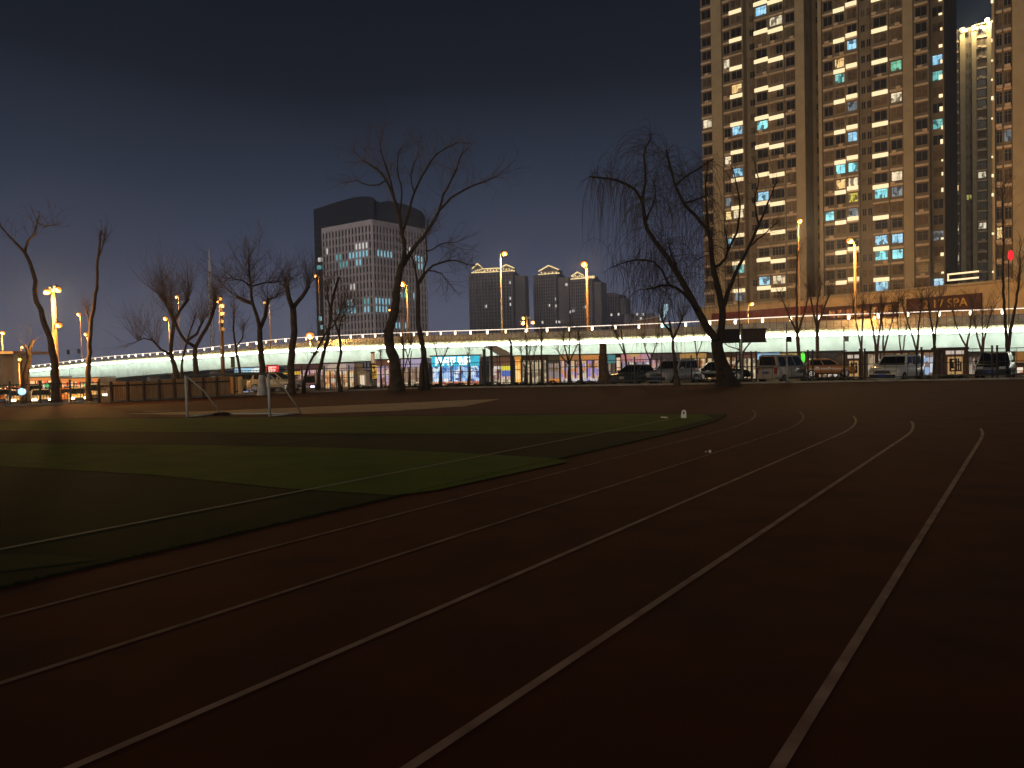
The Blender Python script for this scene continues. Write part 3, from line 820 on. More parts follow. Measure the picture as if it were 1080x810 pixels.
# sloping pinkish roof behind the bridge and a blue lit advertising screen
a = P(671, 341, 190); fr = Frame(a, 0.12)
hall = thing("market_hall", "small pinkish hall with a sloping roof showing over the bridge rail", "building", (a.x, a.y, STREET_Z), world=True)
s0, z0 = fr.s_at(672, 339); s1, z1 = fr.s_at(701, 332.5)
mb = MB(); extr(mb, fr, [(s0, z0), (s1, z1)], 0, 14, STREET_Z); mb.build("wall", mat("pink_hall_render", (.36, .27, .28), .8, .1, .3), hall)
mb = MB(); mb.bar(fr.w(s0 - .3, -.3, z0 + .1), fr.w(s1 + .3, -.3, z1 + .1), .5, .3); mb.build("roof_edge", mat("roof_edge_white", (.6, .55, .55), .6), hall)
scr = thing("blue_screen", "small blue lit screen standing at the bridge rail beside the willow", "screen", P(700, 372, 108).xy.to_3d() + Vector((0, 0, STREET_Z)), world=True)
a = P(697, 345, 108); fr = Frame(a, 0); 
mb = MB(); s1, _ = fr.s_at(708, 345); zA, zB = fr.s_at(700, 348)[1], fr.s_at(700, 342.5)[1]
fr.box(mb, 0, s1, 0, .3, zA, zB); mb.build("display", goods("blue_display", [(.2, .6, .85), (.5, .85, .95), (.05, .25, .35), (.3, .7, .9)], .9, 1.5), scr)
mb = MB(); fr.box(mb, s1 * .45, s1 * .55, .31, .5, STREET_Z, zB); mb.build("pole", polemetal, scr)
s2, zC = fr.s_at(699, 323); s3, zD = fr.s_at(704, 336)
mb = MB()
for k in range(4):
    s_, z = fr.s_at(697 + k * 1.6, 334 - k * 3.2); fr.box(mb, s_ - .1, s_ + .5, .5, .6, z - .5, z + .5)
mb.build("light_cluster", emit("cool_spot", (.55, .8, .9), .8), scr)
mb = MB(); fr.box(mb, s1 * .3, s1 * .42, .62, .72, zB, fr.s_at(700, 324)[1]); mb.build("mast", polemetal, scr)

# radio mast
mast = thing("radio_mast", "tall thin pale lattice mast standing behind the pollarded trees", "mast", P(219, 350, 300).xy.to_3d() + Vector((0, 0, STREET_Z)), world=True)
b0, b1 = P(221.5, 372, 300), P(218, 263, 300)
mb = MB()
H_ = b1.z - STREET_Z; bx, by = b1.x + 1.0, b1.y
for sx_, sy_ in ((-1, -1), (1, -1), (0, 1)):
    mb.tube([(bx + sx_ * .9, by + sy_ * .9, STREET_Z), (bx + sx_ * .35, by + sy_ * .35, STREET_Z + H_ * .8), (bx, by, STREET_Z + H_)], [.36, .28, .16], 5)
for k in range(18):
    z = STREET_Z + H_ * .8 * k / 18; z2 = STREET_Z + H_ * .8 * (k + 1) / 18; g = .9 - .55 * k / 18
    mb.bar((bx - g, by - g, z), (bx + g, by - g, z2), .2); mb.bar((bx + g, by - g, z), (bx, by + g, z2), .12); mb.bar((bx, by + g, z), (bx - g, by - g, z2), .12)
mb.build("lattice", mat("pale_mast_paint", (.78, .78, .84), .6), mast)

# ------------------------------------------------------------------ trees
barks = {
    'black': mat("black_bark", (0.030, 0.021, 0.015), .95, .4, 3.0, bump=.8),
    'dark': mat("dark_bark", (0.060, 0.042, 0.029), .95, .4, 3.0, bump=.8),
    'grey': mat("grey_bark", (0.125, 0.09, 0.062), .95, .4, 3.0, bump=.8),
    'warm': mat("brown_bark", (0.13, 0.08, 0.045), .95, .35, 3.0, bump=.7)}
lime = mat("limewash", (0.34, 0.36, 0.38), .9, .25, 3.0)
def bez(pts, step=9):
    return smooth_path([tuple(p) for p in pts], step)
def twig(mb, p, d, L, r0, rr, up, n=5, sides=3, child=2, wob=.22, depth=0, grav=0):
    pts = [p.copy()]; d = d.normalized()
    for i in range(n):
        d = (d + Vector((rr.gauss(0, wob), rr.gauss(0, wob), rr.gauss(0, wob) + up - grav * (i + 1) / n))).normalized()
        pts.append(pts[-1] + d * L / n)
    mb.tube(pts, [r0 * (1 - .75 * i / n) for i in range(n + 1)], sides, cap=False)
    if child and L > .35:
        for k in range(child):
            i = rr.randint(1, n - 1); dd = (pts[i + 1] - pts[i]).normalized()
            side = Vector((rr.gauss(0, 1), rr.gauss(0, 1), rr.gauss(0, 1)))
            side = (side - dd * side.dot(dd)).normalized()
            twig(mb, pts[i], dd * .75 + side * rr.uniform(.5, .95), L * rr.uniform(.35, .65), r0 * .6, rr, up * .9, max(3, n - 1), sides, child - 1, wob, depth + 1, grav)
def tree(name, label, limbs, Y, bark='dark', twigs=60, tl=(.8, 1.8), up=.10, wob=.2, child=2, seed=1, cat="tree", group=None, zbase=0.0, hang=0, tr=.012, tstart=.35, whitewash=0, only=None, depthj=.45, fan=False, extra=()):
    """limbs: [(points in photo pixels, width px at start, width px at end)], first is the trunk"""
    rr = random.Random(seed)
    placed = []          # (px, py, Y)
    L3 = []
    for li, (pts, w0, w1) in enumerate(limbs):
        pp = bez(pts, 7)
        if li == 0: ys = [Y] * len(pp)
        else:
            q = min(placed, key=lambda t: (t[0] - pp[0][0]) ** 2 + (t[1] - pp[0][1]) ** 2)
            if (q[0] - pp[0][0]) ** 2 + (q[1] - pp[0][1]) ** 2 < 400: pp[0] = (q[0], q[1])
            sl = rr.uniform(.25, depthj + .2) * rr.choice([-1, 1]); acc = 0; ys = [q[2]]
            for a, b in zip(pp, pp[1:]):
                acc += math.dist(a, b) * Y / FPX; ys.append(q[2] + sl * acc)
        p3 = [P(a, b, y) for (a, b), y in zip(pp, ys)]
        n = len(p3)
        jit = [Vector((rr.gauss(0, .02), rr.gauss(0, .03), rr.gauss(0, .015))) if 0 < i < n - 1 else Vector() for i in range(n)]
        rs = [max(.008, (1.22 if hang or w0 > 10 or (li and limbs[0][1] > 10) else 1.08) * (w0 + (w1 - w0) * (i / max(1, n - 1)) ** .85) / 2 * ys[i] / FPX) for i in range(n)]
        if li == 0:
            f = p3[0]
            rs = [r_ * (1 + .6 * max(0, 1 - i * .6)) for i, r_ in enumerate(rs)]
            if f.z > zbase + .02: p3.insert(0, Vector((f.x, f.y, zbase - .05))); rs.insert(0, rs[0] * 1.15); jit.insert(0, Vector()); pp.insert(0, pp[0]); ys.insert(0, ys[0])
            else: p3[0] = Vector((f.x, f.y, zbase - .05))
        placed += [(a, b, y) for (a, b), y in zip(pp, ys)]
        L3.append(([p + j for p, j in zip(p3, jit)], rs))
    base = L3[0][0][0].copy(); base.z = zbase
    root = thing(name, label, cat, base, world=True, group=group)
    mb = MB()
    for i, (p, r_) in enumerate(L3): mb.tube(p, r_, 9 if i == 0 else 6)
    # burrs on the trunk
    for k in range(3):
        p, r_ = L3[0]; i = rr.randint(0, max(0, len(p) // 2)); mb.ball(p[i] + Vector((rr.uniform(-1, 1) * r_[i] * .6, -r_[i] * .5, 0)), r_[i] * .55, nu=6, nv=4)
    mats = [barks[bark]]
    tk = mb.build("trunk", mats, root)
    if whitewash:
        wb = MB(); p, r_ = L3[0]; sub = []
        for i in range(len(p)):
            if p[i].z < whitewash: sub.append(i)
        if len(sub) > 1: wb.tube([p[i] for i in sub], [r_[i] * 1.04 + .004 for i in sub], 9, cap=False); wb.build("limewash_coat", lime, tk)
    cb = MB()
    src = [i for i in range(len(L3)) if (only is None and (i > 0 or len(L3) == 1)) or (only is not None and i in only)]
    tot = sum(len(L3[i][0]) for i in src) or 1
    for i in src:
        p, r_ = L3[i]; n = len(p); k = max(2, int(twigs * n / tot))
        for _ in range(k):
            f = tstart + (1 - tstart) * rr.random() ** (.45 if fan else .75); x = f * (n - 1); j = min(int(x), n - 2)
            a = p[j].lerp(p[j + 1], x - j); t = (p[j + 1] - p[j]).normalized()
            side = Vector((rr.gauss(0, 1), rr.gauss(0, 1), rr.gauss(0, .6))); side = (side - t * side.dot(t)).normalized()
            if hang:
                d = side * .55 + Vector((0, 0, .1)); twig(cb, a, d, rr.uniform(*tl), tr, rr, 0, 8, 3, child, .05, 0, grav=hang)
            elif fan:
                d = Vector((rr.gauss(0, .38), rr.gauss(0, .38), 1)) + t * .3; twig(cb, a, d, rr.uniform(*tl), tr, rr, up, 5, 3, child, wob)
            else:
                d = t * rr.uniform(.3, 1.0) + side * rr.uniform(.4, 1.0) + Vector((0, 0, up * 2)); twig(cb, a, d, rr.uniform(*tl), tr, rr, up, 5, 3, child, wob)
        if i > 0 and twigs:      # tip continues into twigs
            for _ in range(1 if hang else 3):
                t = (p[-1] - p[-2]).normalized(); twig(cb, p[-1], t + Vector((rr.gauss(0, .3), rr.gauss(0, .3), rr.gauss(0, .3))), rr.uniform(*tl) * (.4 if hang else 1), max(tr, min(tr * 2, r_[-1] * .7)), rr, up, 6, 4, child, wob, grav=hang * .6)
    for idx, cnt, ln in extra:
        for i in idx:
            p, r_ = L3[i]; n = len(p)
            for _ in range(cnt):
                x = (.25 + .75 * rr.random() ** .8) * (n - 1); j = min(int(x), n - 2); t = (p[j + 1] - p[j]).normalized()
                side = Vector((rr.gauss(0, 1), rr.gauss(0, 1), rr.gauss(0, .6))); side = (side - t * side.dot(t)).normalized()
                twig(cb, p[j].lerp(p[j + 1], x - j), t * .8 + side * .8, rr.uniform(*ln), .011, rr, .05, 5, 3, 2, .2)
    if cb.v: cb.build("crown", barks['grey' if bark == 'dark' else bark] if not hang else barks['dark'], root)
    return root
GT = "bare trees along the school fence"
gy = lambda px, py: G(px, py).y
# left pair and stump
tree("bare_tree", "leaning bare tree beside the twin headed orange street lamp, forked at its top", [([(60, 427), (57.5, 395), (54, 362), (45, 335), (37, 312), (37, 297), (31, 277), (26, 266)], 8.5, 3.2), ([(26, 266), (17, 257), (8, 248), (2, 240)], 3, 1.4), ([(26, 266), (29, 254), (36, 246), (39, 235)], 2.8, 1.2), ([(38, 240), (48, 239), (58, 237)], 1.3, .6)], 38.5, 'warm', 26, (.5, 1.5), seed=11, group=GT, depthj=.3)
tree("pollard_stump", "short dark forked stump of a cut tree, left of the leaning bare tree", [([(28, 427), (27, 405), (29, 386), (30.5, 372)], 7, 4), ([(30.5, 374), (33, 366), (35.5, 358.5)], 4, 3.4), ([(29.5, 376), (27, 369), (25.5, 364)], 3, 2.2)], 39.5, 'dark', 0, cat="tree stump", seed=12)
tree("bare_tree", "tall slim bare tree with hardly any branches, standing just left of the board wall", [([(94, 427), (93, 400), (94, 372), (95.5, 345), (100, 318), (102, 297), (102.5, 275), (105, 257), (107, 243)], 5.6, 2), ([(103, 272), (108, 262), (110, 250)], 1.5, .7), ([(95, 342), (92, 331)], 2, 1.2)], 39.5, 'warm', 26, (.4, 1.3), up=.2, seed=13, tstart=.6, group=GT)
# pollards behind the board wall
tree("pollard_tree", "pollarded tree behind the board wall with two lamps shining through its twigs", [([(186.5, 404), (184, 385), (180, 374)], 5, 4.2), ([(180, 374), (181.5, 356), (183, 340), (178, 325), (169, 312)], 4, 3.4), ([(183, 340), (190, 327), (199, 315)], 3.5, 2.6), ([(179, 376), (170, 368), (161, 359)], 3, 1.8), ([(161, 359), (152, 357), (145, 360)], 1.6, .7)], 52, 'dark', 190, (1.4, 3.4), up=.13, seed=21, tr=.0115, wob=.11, zbase=PARK_Z, tstart=.45, fan=True, group=GT)
tree("pollard_tree", "pollarded tree with crossing crooked limbs, right of the lamp shining through twigs", [([(208, 402), (206, 385), (206, 366)], 5, 4.2), ([(206, 366), (217, 347), (224, 332), (227.5, 313)], 4, 3), ([(206, 366), (196, 360), (188, 347), (181, 332)], 3.6, 2.6), ([(201, 360), (208, 352), (214.5, 338)], 2.8, 2)], 50, 'dark', 150, (1.2, 3.2), up=.13, seed=22, tr=.0115, wob=.11, zbase=PARK_Z, tstart=.5, fan=True, group=GT)
tree("bare_tree", "thin straight sapling trunk between the two pollards behind the board wall", [([(191, 404), (192, 385), (195, 368), (203, 343), (207, 330)], 2.6, 1.2)], 54, 'dark', 40, (.8, 1.8), seed=23, zbase=PARK_Z, group=GT)
tree("bare_tree", "slim young bare tree with a zigzag stem at the right end of the board wall", [([(254.5, 417), (252, 390), (249, 366)], 3.2, 2.2), ([(249, 366), (246, 348), (247, 330)], 2.2, 1.3), ([(249.5, 364), (255, 357), (257, 348)], 1.9, 1)], 47, 'dark', 40, (.6, 1.6), seed=24, group=GT)
tree("bare_tree", "thick pollard with a grey limewashed foot and a cut stub pointing left", [([(277, 415.5), (276.5, 395), (275.5, 378), (274.5, 362), (274, 347)], 6.4, 5), ([(274, 347), (271, 333), (266.5, 320), (265, 302), (262.5, 285), (262, 274)], 4.4, 1.1), ([(267, 320), (258, 317), (250, 313)], 4, 3.6), ([(274.5, 346), (279, 334), (283, 316)], 4.2, 3), ([(283, 318), (292, 313)], 2.2, 1.2), ([(265, 300), (256, 296), (244, 294)], 1.8, .8), ([(266, 303), (277, 299), (294, 297)], 1.8, .8)], 44.5, 'dark', 150, (.9, 2.6), seed=25, up=.1, group=GT, tr=.015, whitewash=1.6)
tree("pollard_tree", "dark thick pollard with a clean Y fork of two cut stubs", [([(307, 416.5), (307, 395), (307.5, 375), (309.5, 357), (310, 341), (309, 326)], 7.2, 6), ([(309, 327), (305, 314), (302.5, 301)], 5, 4), ([(309, 326), (317, 314), (326, 301)], 4.6, 3.4)], 44.5, 'dark', 70, (.8, 2.6), seed=26, up=.16, group=GT, fan=True, tstart=.6)
tree("bare_tree", "thin dark tree leaning right from the foot of the Y forked pollard", [([(320.5, 415.5), (322, 396), (328, 380), (337, 363), (346, 348)], 3.2, 1.6)], 46, 'dark', 36, (.8, 2.2), seed=27, group=GT)
tree("bare_tree", "tall thin leaning tree whose top forks in front of the pale office block", [([(335.5, 411.5), (337, 390), (343, 366), (348, 340), (349, 325), (353, 306), (357.5, 292)], 4, 2.4), ([(349, 326), (345, 314), (345, 302)], 2, 1), ([(349, 350), (357, 333), (362, 320)], 1.8, .8)], 48, 'dark', 90, (1.0, 2.6), seed=28, group=GT, child=2, tstart=.3)
tree("bare_tree", "thin kinked tree with few twigs between the tall leaning tree and the great bare tree", [([(359.5, 415), (357, 388), (359.5, 372), (358, 356), (352, 337)], 3.4, 2), ([(357, 352), (360, 338), (366, 326)], 1.8, .8)], 46, 'dark', 50, (.8, 2.0), seed=29, group=GT)
# the great tree in the middle and its neighbour
tree("bare_tree", "great tall bare tree with a broad open crown in front of the office block", [([(418.5, 413.5), (417, 395), (415, 377), (410, 362), (409.5, 350), (415, 334), (418, 316), (420, 293), (424, 279)], 11, 5.2),
    ([(424, 280), (427, 262), (423, 238), (417, 214), (407, 190), (397, 178), (384, 170)], 4.6, 1.2), ([(417, 214), (412, 190), (405, 170), (401, 152)], 2.2, .8), ([(424, 248), (431, 225), (437, 203), (449, 180), (460, 163), (474, 154)], 3, .9),
    ([(422, 285), (436, 262), (450, 245), (463, 222), (468, 205), (478, 186), (486, 164)], 4.2, 1.0), ([(463, 222), (476, 209), (494, 198), (508, 193), (524, 186)], 2.6, .9), ([(421, 231), (424, 205), (419, 180), (420, 160)], 1.9, .7), ([(411, 349), (410, 343), (413, 336)], 5, 3.6), ([(407, 192), (390, 196), (376, 190), (366, 192)], 1.6, .6), ([(437, 203), (433, 185), (440, 165)], 1.4, .6)],
    45.5, 'dark', 175, (.9, 2.5), seed=31, up=.06, group=GT, depthj=.5, tr=.014)
tree("bare_tree", "dark bare tree right of the great tree, its limb arching right toward the crowned towers", [([(449.5, 412), (448, 392), (447, 371), (443, 352), (440.5, 337), (441, 318), (440.5, 300), (447, 290)], 6.5, 3.6), ([(447, 290), (457, 280), (468, 276), (482, 275), (493, 279)], 2.8, .9), ([(441, 302), (438, 285), (433, 268), (426, 258)], 2.6, .9), ([(445, 292), (450, 272), (449, 250), (452, 232)], 2.4, .8), ([(452, 284), (466, 289), (474, 300)], 1.7, .6), ([(450, 268), (463, 258), (478, 256)], 1.6, .6), ([(447, 376), (444.5, 395), (443, 412)], 4.2, 5)], 46, 'dark', 120, (.8, 2.2), seed=32, up=.0, group=GT, tr=.013)
# the willow
tree("willow_tree", "big leaning willow with hanging strands and forked trunk, in front of the tall tower", [([(767, 406), (762, 388), (758, 372), (755.5, 360)], 14, 9.5),
    ([(756, 362), (744, 342), (733, 322), (718, 294), (704, 272), (690, 254), (681, 235), (677, 212), (670, 200), (650, 190), (636, 188), (622, 186)], 8, 1.2), ([(678, 208), (681, 185), (679, 165), (687, 142)], 2.6, .8), ([(681, 232), (691, 210), (689, 190)], 2, .7),
    ([(757, 366), (761, 345), (761.5, 326), (757, 304), (752, 283), (750, 262), (747, 244), (733, 228), (721, 214), (712, 196), (707, 178), (703, 158)], 7, 1.5), ([(722, 216), (736, 209), (747, 206)], 2.2, .8), ([(712, 196), (724, 186), (740, 176), (752, 168)], 1.9, .7),
    ([(762, 326), (769, 305), (778, 284), (790, 260), (800, 236), (811, 212), (819, 192)], 4.6, 1.1), ([(754, 284), (765, 272), (768, 258), (764, 240)], 3, 1.2), ([(768, 262), (777, 245), (780, 220), (777, 196), (772, 176)], 2.3, .8), ([(800, 236), (796, 212), (800, 190), (796, 170)], 1.9, .7), ([(747, 244), (745, 220), (744, 195), (747, 168)], 2.4, .8), ([(788, 262), (806, 247), (822, 232)], 1.6, .6),
    ([(735, 326), (720, 308), (706, 301), (690, 303), (682, 305)], 3.4, 1.4), ([(706, 301), (698, 286), (688, 276), (672, 274), (655, 278), (645, 282)], 2.6, .8), ([(718, 294), (709, 272), (704, 250)], 2.2, .7)],
    gy(766, 407.5), 'black', 950, (1.5, 5.2), seed=41, hang=1.3, group=GT, child=1, tr=.013, only=[1, 2, 3, 4, 5, 6, 14, 13, 15], tstart=.30, depthj=.5, extra=(((4, 7, 8, 9, 10, 11, 12), 14, (.7, 1.9)),))
# ---- young V shaped street trees on the right and thin trees behind the fence
GV = "young street trees behind the parked cars"
def vtree(label, base, fork, arms, Y, bark='warm', w=3.6, tw=60, seed=1, tl=(.9, 2.4), group=GV, zb=STREET_Z, up=.12):
    limbs = [([base, ((base[0] + fork[0]) / 2 + .6, (base[1] + fork[1]) / 2), fork], w, w * .8)]
    for a in arms: limbs.append(([fork] + a, w * .7, w * .25))
    tree("street_tree", label, limbs, Y, bark, tw, tl, up=up, seed=seed, group=group, fan=True, tr=.014, zbase=zb, tstart=.2, depthj=.35)
vtree("young street tree with tall straight stem, just right of the grey van", (843, 402), (841, 352), [[(840, 330), (840, 306), (841, 270)], [(833, 335), (826, 318)], [(848, 330), (853, 312)]], 66, seed=51, w=4)
vtree("young street tree with a broad fan of twigs, second from the grey van", (861, 402), (862, 345), [[(857, 325), (853, 305)], [(862, 322), (866, 300)], [(869, 325), (876, 308)]], 66, seed=52, w=4, tw=80)
vtree("slender young street tree left of the orange lamp at bridge height, before the brown kiosk", (908, 400), (908.5, 368), [[(904, 345), (900, 322)], [(909, 345), (911, 322)]], 67, seed=53, w=3)
vtree("young street tree standing right under the orange lamp at bridge height", (925, 402), (924.5, 378), [[(922, 355), (917, 330)], [(927, 352), (932, 325)]], 67, 'warm', seed=54, w=4)
vtree("young street tree right of the orange lamp, behind the windscreen of the white off-roader", (933, 402), (932, 372), [[(931, 345), (929, 322)], [(937, 352), (943, 330)]], 69, seed=55, w=2.8)
vtree("wide V forked young tree below the amber number sign", (967.5, 402), (967, 370), [[(960, 348), (952, 322)], [(969, 346), (972, 318)]], 66, seed=56, w=3.4, tw=70)
vtree("young tree with a narrow V fork, right of the wide V forked one", (985, 402), (985.5, 365), [[(983, 345), (979, 318)], [(988, 342), (992, 315)]], 66, 'dark', seed=57, w=3.6, tw=60)
vtree("slim young tree with wide arms at the left corner of the tall brown kiosk", (1020, 400), (1019.5, 366), [[(1010, 348), (1004, 325)], [(1023, 345), (1026, 320)]], 70, seed=58, w=2.8)
vtree("short many stemmed young tree right of the tall brown kiosk", (1037, 402), (1036, 372), [[(1031, 355), (1028, 338)], [(1040, 350), (1046, 330)], [(1036, 350), (1036, 330)]], 66, seed=59, w=3.4, tw=70)
vtree("tall dark V forked tree at the right under the red beacon", (1063, 402), (1063, 371), [[(1060, 340), (1058, 300), (1058, 250), (1057, 205)], [(1067, 345), (1072, 318), (1076, 280)]], 62, 'dark', seed=60, w=5, tw=110, tl=(1.0, 2.8))
vtree("bare young tree with rusty twigs left of the lit amber letters", (950, 402), (951, 378), [[(948, 352), (945, 325)], [(955, 350), (960, 328)]], 72, seed=61, w=2.4, tw=50)
GS = "thin bare trees and saplings behind the fence in the middle"
def sap(label, pts, Y, seed, w=2.2, tw=40, bark='dark', arms=(), tl=(.5, 1.5), whitewash=0):
    limbs = [(pts, w, w * .45)] + [(a, w * .6, w * .3) for a in arms]
    tree("sapling", label, limbs, Y, bark, tw, tl, up=.12, seed=seed, group=GS, zbase=PARK_Z, tstart=.35, tr=.011, fan=True, cat="tree")
sap("sapling with a small Y fork in front of the blue lit shop", [(464.5, 402), (464.7, 392), (464.5, 385)], 60, 71, 2.4, 30, arms=[[(464.5, 386), (461, 377), (459, 366)], [(464.5, 386), (468, 378), (472, 368)]])
sap("sapling at the right end of the blue lit shop", [(494, 402), (494.5, 388), (494, 372)], 61, 72, 1.8, 30)
sap("left one of two low Y forked saplings before the cream lit windows", [(554, 403), (554, 392), (553.5, 388)], 58, 73, 2, 26, arms=[[(553.5, 389), (551, 380), (549, 370)], [(553.5, 389), (557, 381), (559, 370)]])
sap("right one of two low Y forked saplings before the cream lit windows", [(560, 403), (559.5, 390), (559.5, 385)], 59, 74, 1.8, 26, arms=[[(559.5, 386), (557, 376), (556, 366)], [(559.5, 386), (562.5, 378), (565, 368)]])
sap("tall straight thin dark sapling left of the orange crates", [(571.5, 404), (571.3, 385), (571, 362), (571, 350)], 56, 75, 2.4, 40)
sap("many armed sapling right of the orange crates", [(601, 404), (600.5, 393), (600, 384)], 56, 76, 3, 70, arms=[[(600, 385), (597, 372), (594, 358)], [(600, 385), (600, 368), (601, 350)], [(600, 385), (604, 374), (609, 364)], [(600, 387), (594, 378), (588, 370)]])
sap("tall sapling with a knee in its stem, left of the brown tree stub", [(613, 404), (612.5, 385), (611, 368), (609.5, 352)], 55, 77, 2.8, 50)
sap("sapling left of the dark car with a leaning upper stem", [(663, 403), (661, 385), (658, 366), (655, 348)], 57, 78, 2.6, 50, arms=[[(659, 372), (653, 362), (649, 352)]])
sap("sapling with a fine fan of twigs behind the dark car", [(686, 402), (685.5, 388), (685.5, 380)], 66, 79, 2.4, 60, arms=[[(685.5, 381), (681, 370), (678, 358)], [(685.5, 381), (690, 370), (694, 358)]])
sap("dark leaning tree in front of the silver car, wider than the saplings around it", [(714, 405), (713, 388), (711, 368), (708, 350), (706, 338)], gy(713, 407), 80, 4.4, 60, arms=[[(709, 355), (716, 345), (720, 335)], [(708, 350), (701, 342), (697, 334)]])
sap("sapling right of the silver car with two long twigs", [(736, 403), (736, 385), (734, 365), (731, 350)], 66, 81, 1.8, 40, arms=[[(735, 375), (740, 362), (744, 350)]])
sap("thin tree before the two dark signboards with forked low arms", [(783, 404), (783, 385), (783.5, 372)], 52, 82, 3.4, 20, arms=[[(783.5, 372), (787, 366), (792, 361)], [(783, 378), (776, 386), (771, 392)], [(783.5, 374), (779, 369), (768, 365)]])
sap("thin bare sapling left of the great bare tree's foot", [(402, 402), (402, 385), (401, 370)], 62, 83, 1.6, 30)
sap("pair stemmed sapling between the great bare tree and its right neighbour", [(425, 402), (425.5, 385), (426, 368)], 62, 84, 2, 40, arms=[[(425.3, 390), (430, 378), (434, 362)]])
sap("sapling with fine twigs left of the blue lit shop, touching the girder", [(432, 402), (432.5, 385), (434, 370)], 64, 85, 1.8, 50, arms=[[(432.5, 385), (429, 372), (424, 362)]])

# brown tree stub like a column
tree("tree_stub", "brown limbless tree trunk like a column, flared at its foot, beside the dark car", [([(637.5, 405), (637.2, 395), (636.5, 380), (636, 362)], 9.5, 6.5)], 47.5, 'warm', 0, seed=90, cat="tree trunk")

# ------------------------------------------------------------------ street lamps
ORANGE = (1.0, 0.50, 0.14); AMBER = (1.0, 0.62, 0.26)
yellowpole = mat("lamp_pole_paint", (0.13, 0.068, 0.022), .5, .1, 2)
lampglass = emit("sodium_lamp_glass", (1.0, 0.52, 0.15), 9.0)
orangehalo = emit('orange_halo_globe', (1.0, .30, .03), 1.15); amberhalo = emit('amber_halo_globe', (1.0, .44, .12), 1.0)  # glowing globe added round each bulb to imitate its glare halo
lampglass2 = emit("warm_lamp_glass", (1.0, 0.74, 0.42), 5.0)
GL = "orange street lamps"
def street_lamp(label, heads, pole, Y, zb=STREET_Z, power=900, c=ORANGE, m=None, r=.24, pm=None, pw=.12, glow=True):
    """heads: pixel positions of the lamp heads; pole: (top px, bottom px x) or None"""
    m = m or lampglass; pm = pm or yellowpole; r *= .78
    (tx_, ty_), bx_ = pole
    t = P(tx_, ty_, Y); b = t.copy(); b.z = zb
    root = thing("street_lamp", label, "street lamp", (t.x, t.y, zb), world=True, group=GL)
    mb = MB(); mb.tube([b, Vector((t.x, t.y, zb + 1.2)), Vector((t.x, t.y, zb + 1.25)), t], [pw * 1.5, pw * 1.4, pw, pw * .65], 8); mb.build("pole", pm, root)
    for hx, hy in heads:
        h = P(hx, hy, Y - .25)
        mb = MB(); top = h + Vector((0, 0, r * .8))
        if (Vector((t.x, t.y, t.z)) - top).length > .3:
            mid = t.lerp(top, .5) + Vector((0, 0, .25)); mb.tube([t - Vector((0, 0, .3)), mid, top], [pw * .55, pw * .45, pw * .4], 6)
        mb.box(top + Vector((0, 0, .03)), (r * 1.5, r * 1.1, .08)); arm = mb.build("arm", darkmetal, root)
        mb = MB(); mb.ball(h, r, nu=12, nv=8, sq=(1.05, .9, .85)); hd = mb.build("lamp_halo", amberhalo if c == AMBER else orangehalo, root)
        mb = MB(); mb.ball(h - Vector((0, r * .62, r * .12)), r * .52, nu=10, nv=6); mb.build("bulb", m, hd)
        if glow: lamp(root, h - Vector((0, .35, r * .9 + .45)), c, power * 1.5, .2)
    return root
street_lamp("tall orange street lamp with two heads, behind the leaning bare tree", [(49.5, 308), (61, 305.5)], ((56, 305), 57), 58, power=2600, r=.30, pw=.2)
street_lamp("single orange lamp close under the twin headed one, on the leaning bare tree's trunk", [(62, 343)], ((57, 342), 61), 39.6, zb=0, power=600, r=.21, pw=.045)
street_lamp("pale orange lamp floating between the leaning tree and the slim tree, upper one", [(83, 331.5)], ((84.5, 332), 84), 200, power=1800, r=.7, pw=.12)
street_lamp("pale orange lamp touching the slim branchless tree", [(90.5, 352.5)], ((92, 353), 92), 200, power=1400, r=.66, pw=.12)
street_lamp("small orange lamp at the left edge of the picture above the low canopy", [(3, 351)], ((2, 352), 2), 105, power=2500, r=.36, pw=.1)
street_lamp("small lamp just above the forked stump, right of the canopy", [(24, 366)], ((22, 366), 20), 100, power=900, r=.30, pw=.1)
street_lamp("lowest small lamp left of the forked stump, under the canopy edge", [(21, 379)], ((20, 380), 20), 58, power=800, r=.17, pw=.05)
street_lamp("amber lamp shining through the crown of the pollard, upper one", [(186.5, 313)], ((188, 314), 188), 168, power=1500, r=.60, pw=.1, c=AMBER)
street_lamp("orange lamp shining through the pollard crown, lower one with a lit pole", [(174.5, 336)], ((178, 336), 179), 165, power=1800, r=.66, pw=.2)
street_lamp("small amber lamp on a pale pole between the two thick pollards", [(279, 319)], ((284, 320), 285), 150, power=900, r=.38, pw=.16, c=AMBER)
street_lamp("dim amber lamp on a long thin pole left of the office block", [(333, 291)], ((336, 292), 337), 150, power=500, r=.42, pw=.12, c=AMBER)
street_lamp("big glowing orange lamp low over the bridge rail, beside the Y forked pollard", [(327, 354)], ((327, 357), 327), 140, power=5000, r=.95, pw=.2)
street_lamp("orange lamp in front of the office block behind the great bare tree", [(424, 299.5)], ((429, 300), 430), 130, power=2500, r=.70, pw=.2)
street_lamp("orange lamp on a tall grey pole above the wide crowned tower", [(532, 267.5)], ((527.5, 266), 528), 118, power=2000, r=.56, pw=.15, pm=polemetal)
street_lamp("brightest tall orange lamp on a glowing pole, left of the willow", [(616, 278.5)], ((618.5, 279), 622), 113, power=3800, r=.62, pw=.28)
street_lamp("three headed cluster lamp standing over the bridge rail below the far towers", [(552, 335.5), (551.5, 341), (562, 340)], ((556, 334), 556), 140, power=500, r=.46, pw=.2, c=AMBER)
street_lamp("orange lamp on a thin pole before the tower's dark recess", [(843.5, 233)], ((842, 234), 842), 108, power=4000, r=.46, pw=.08)
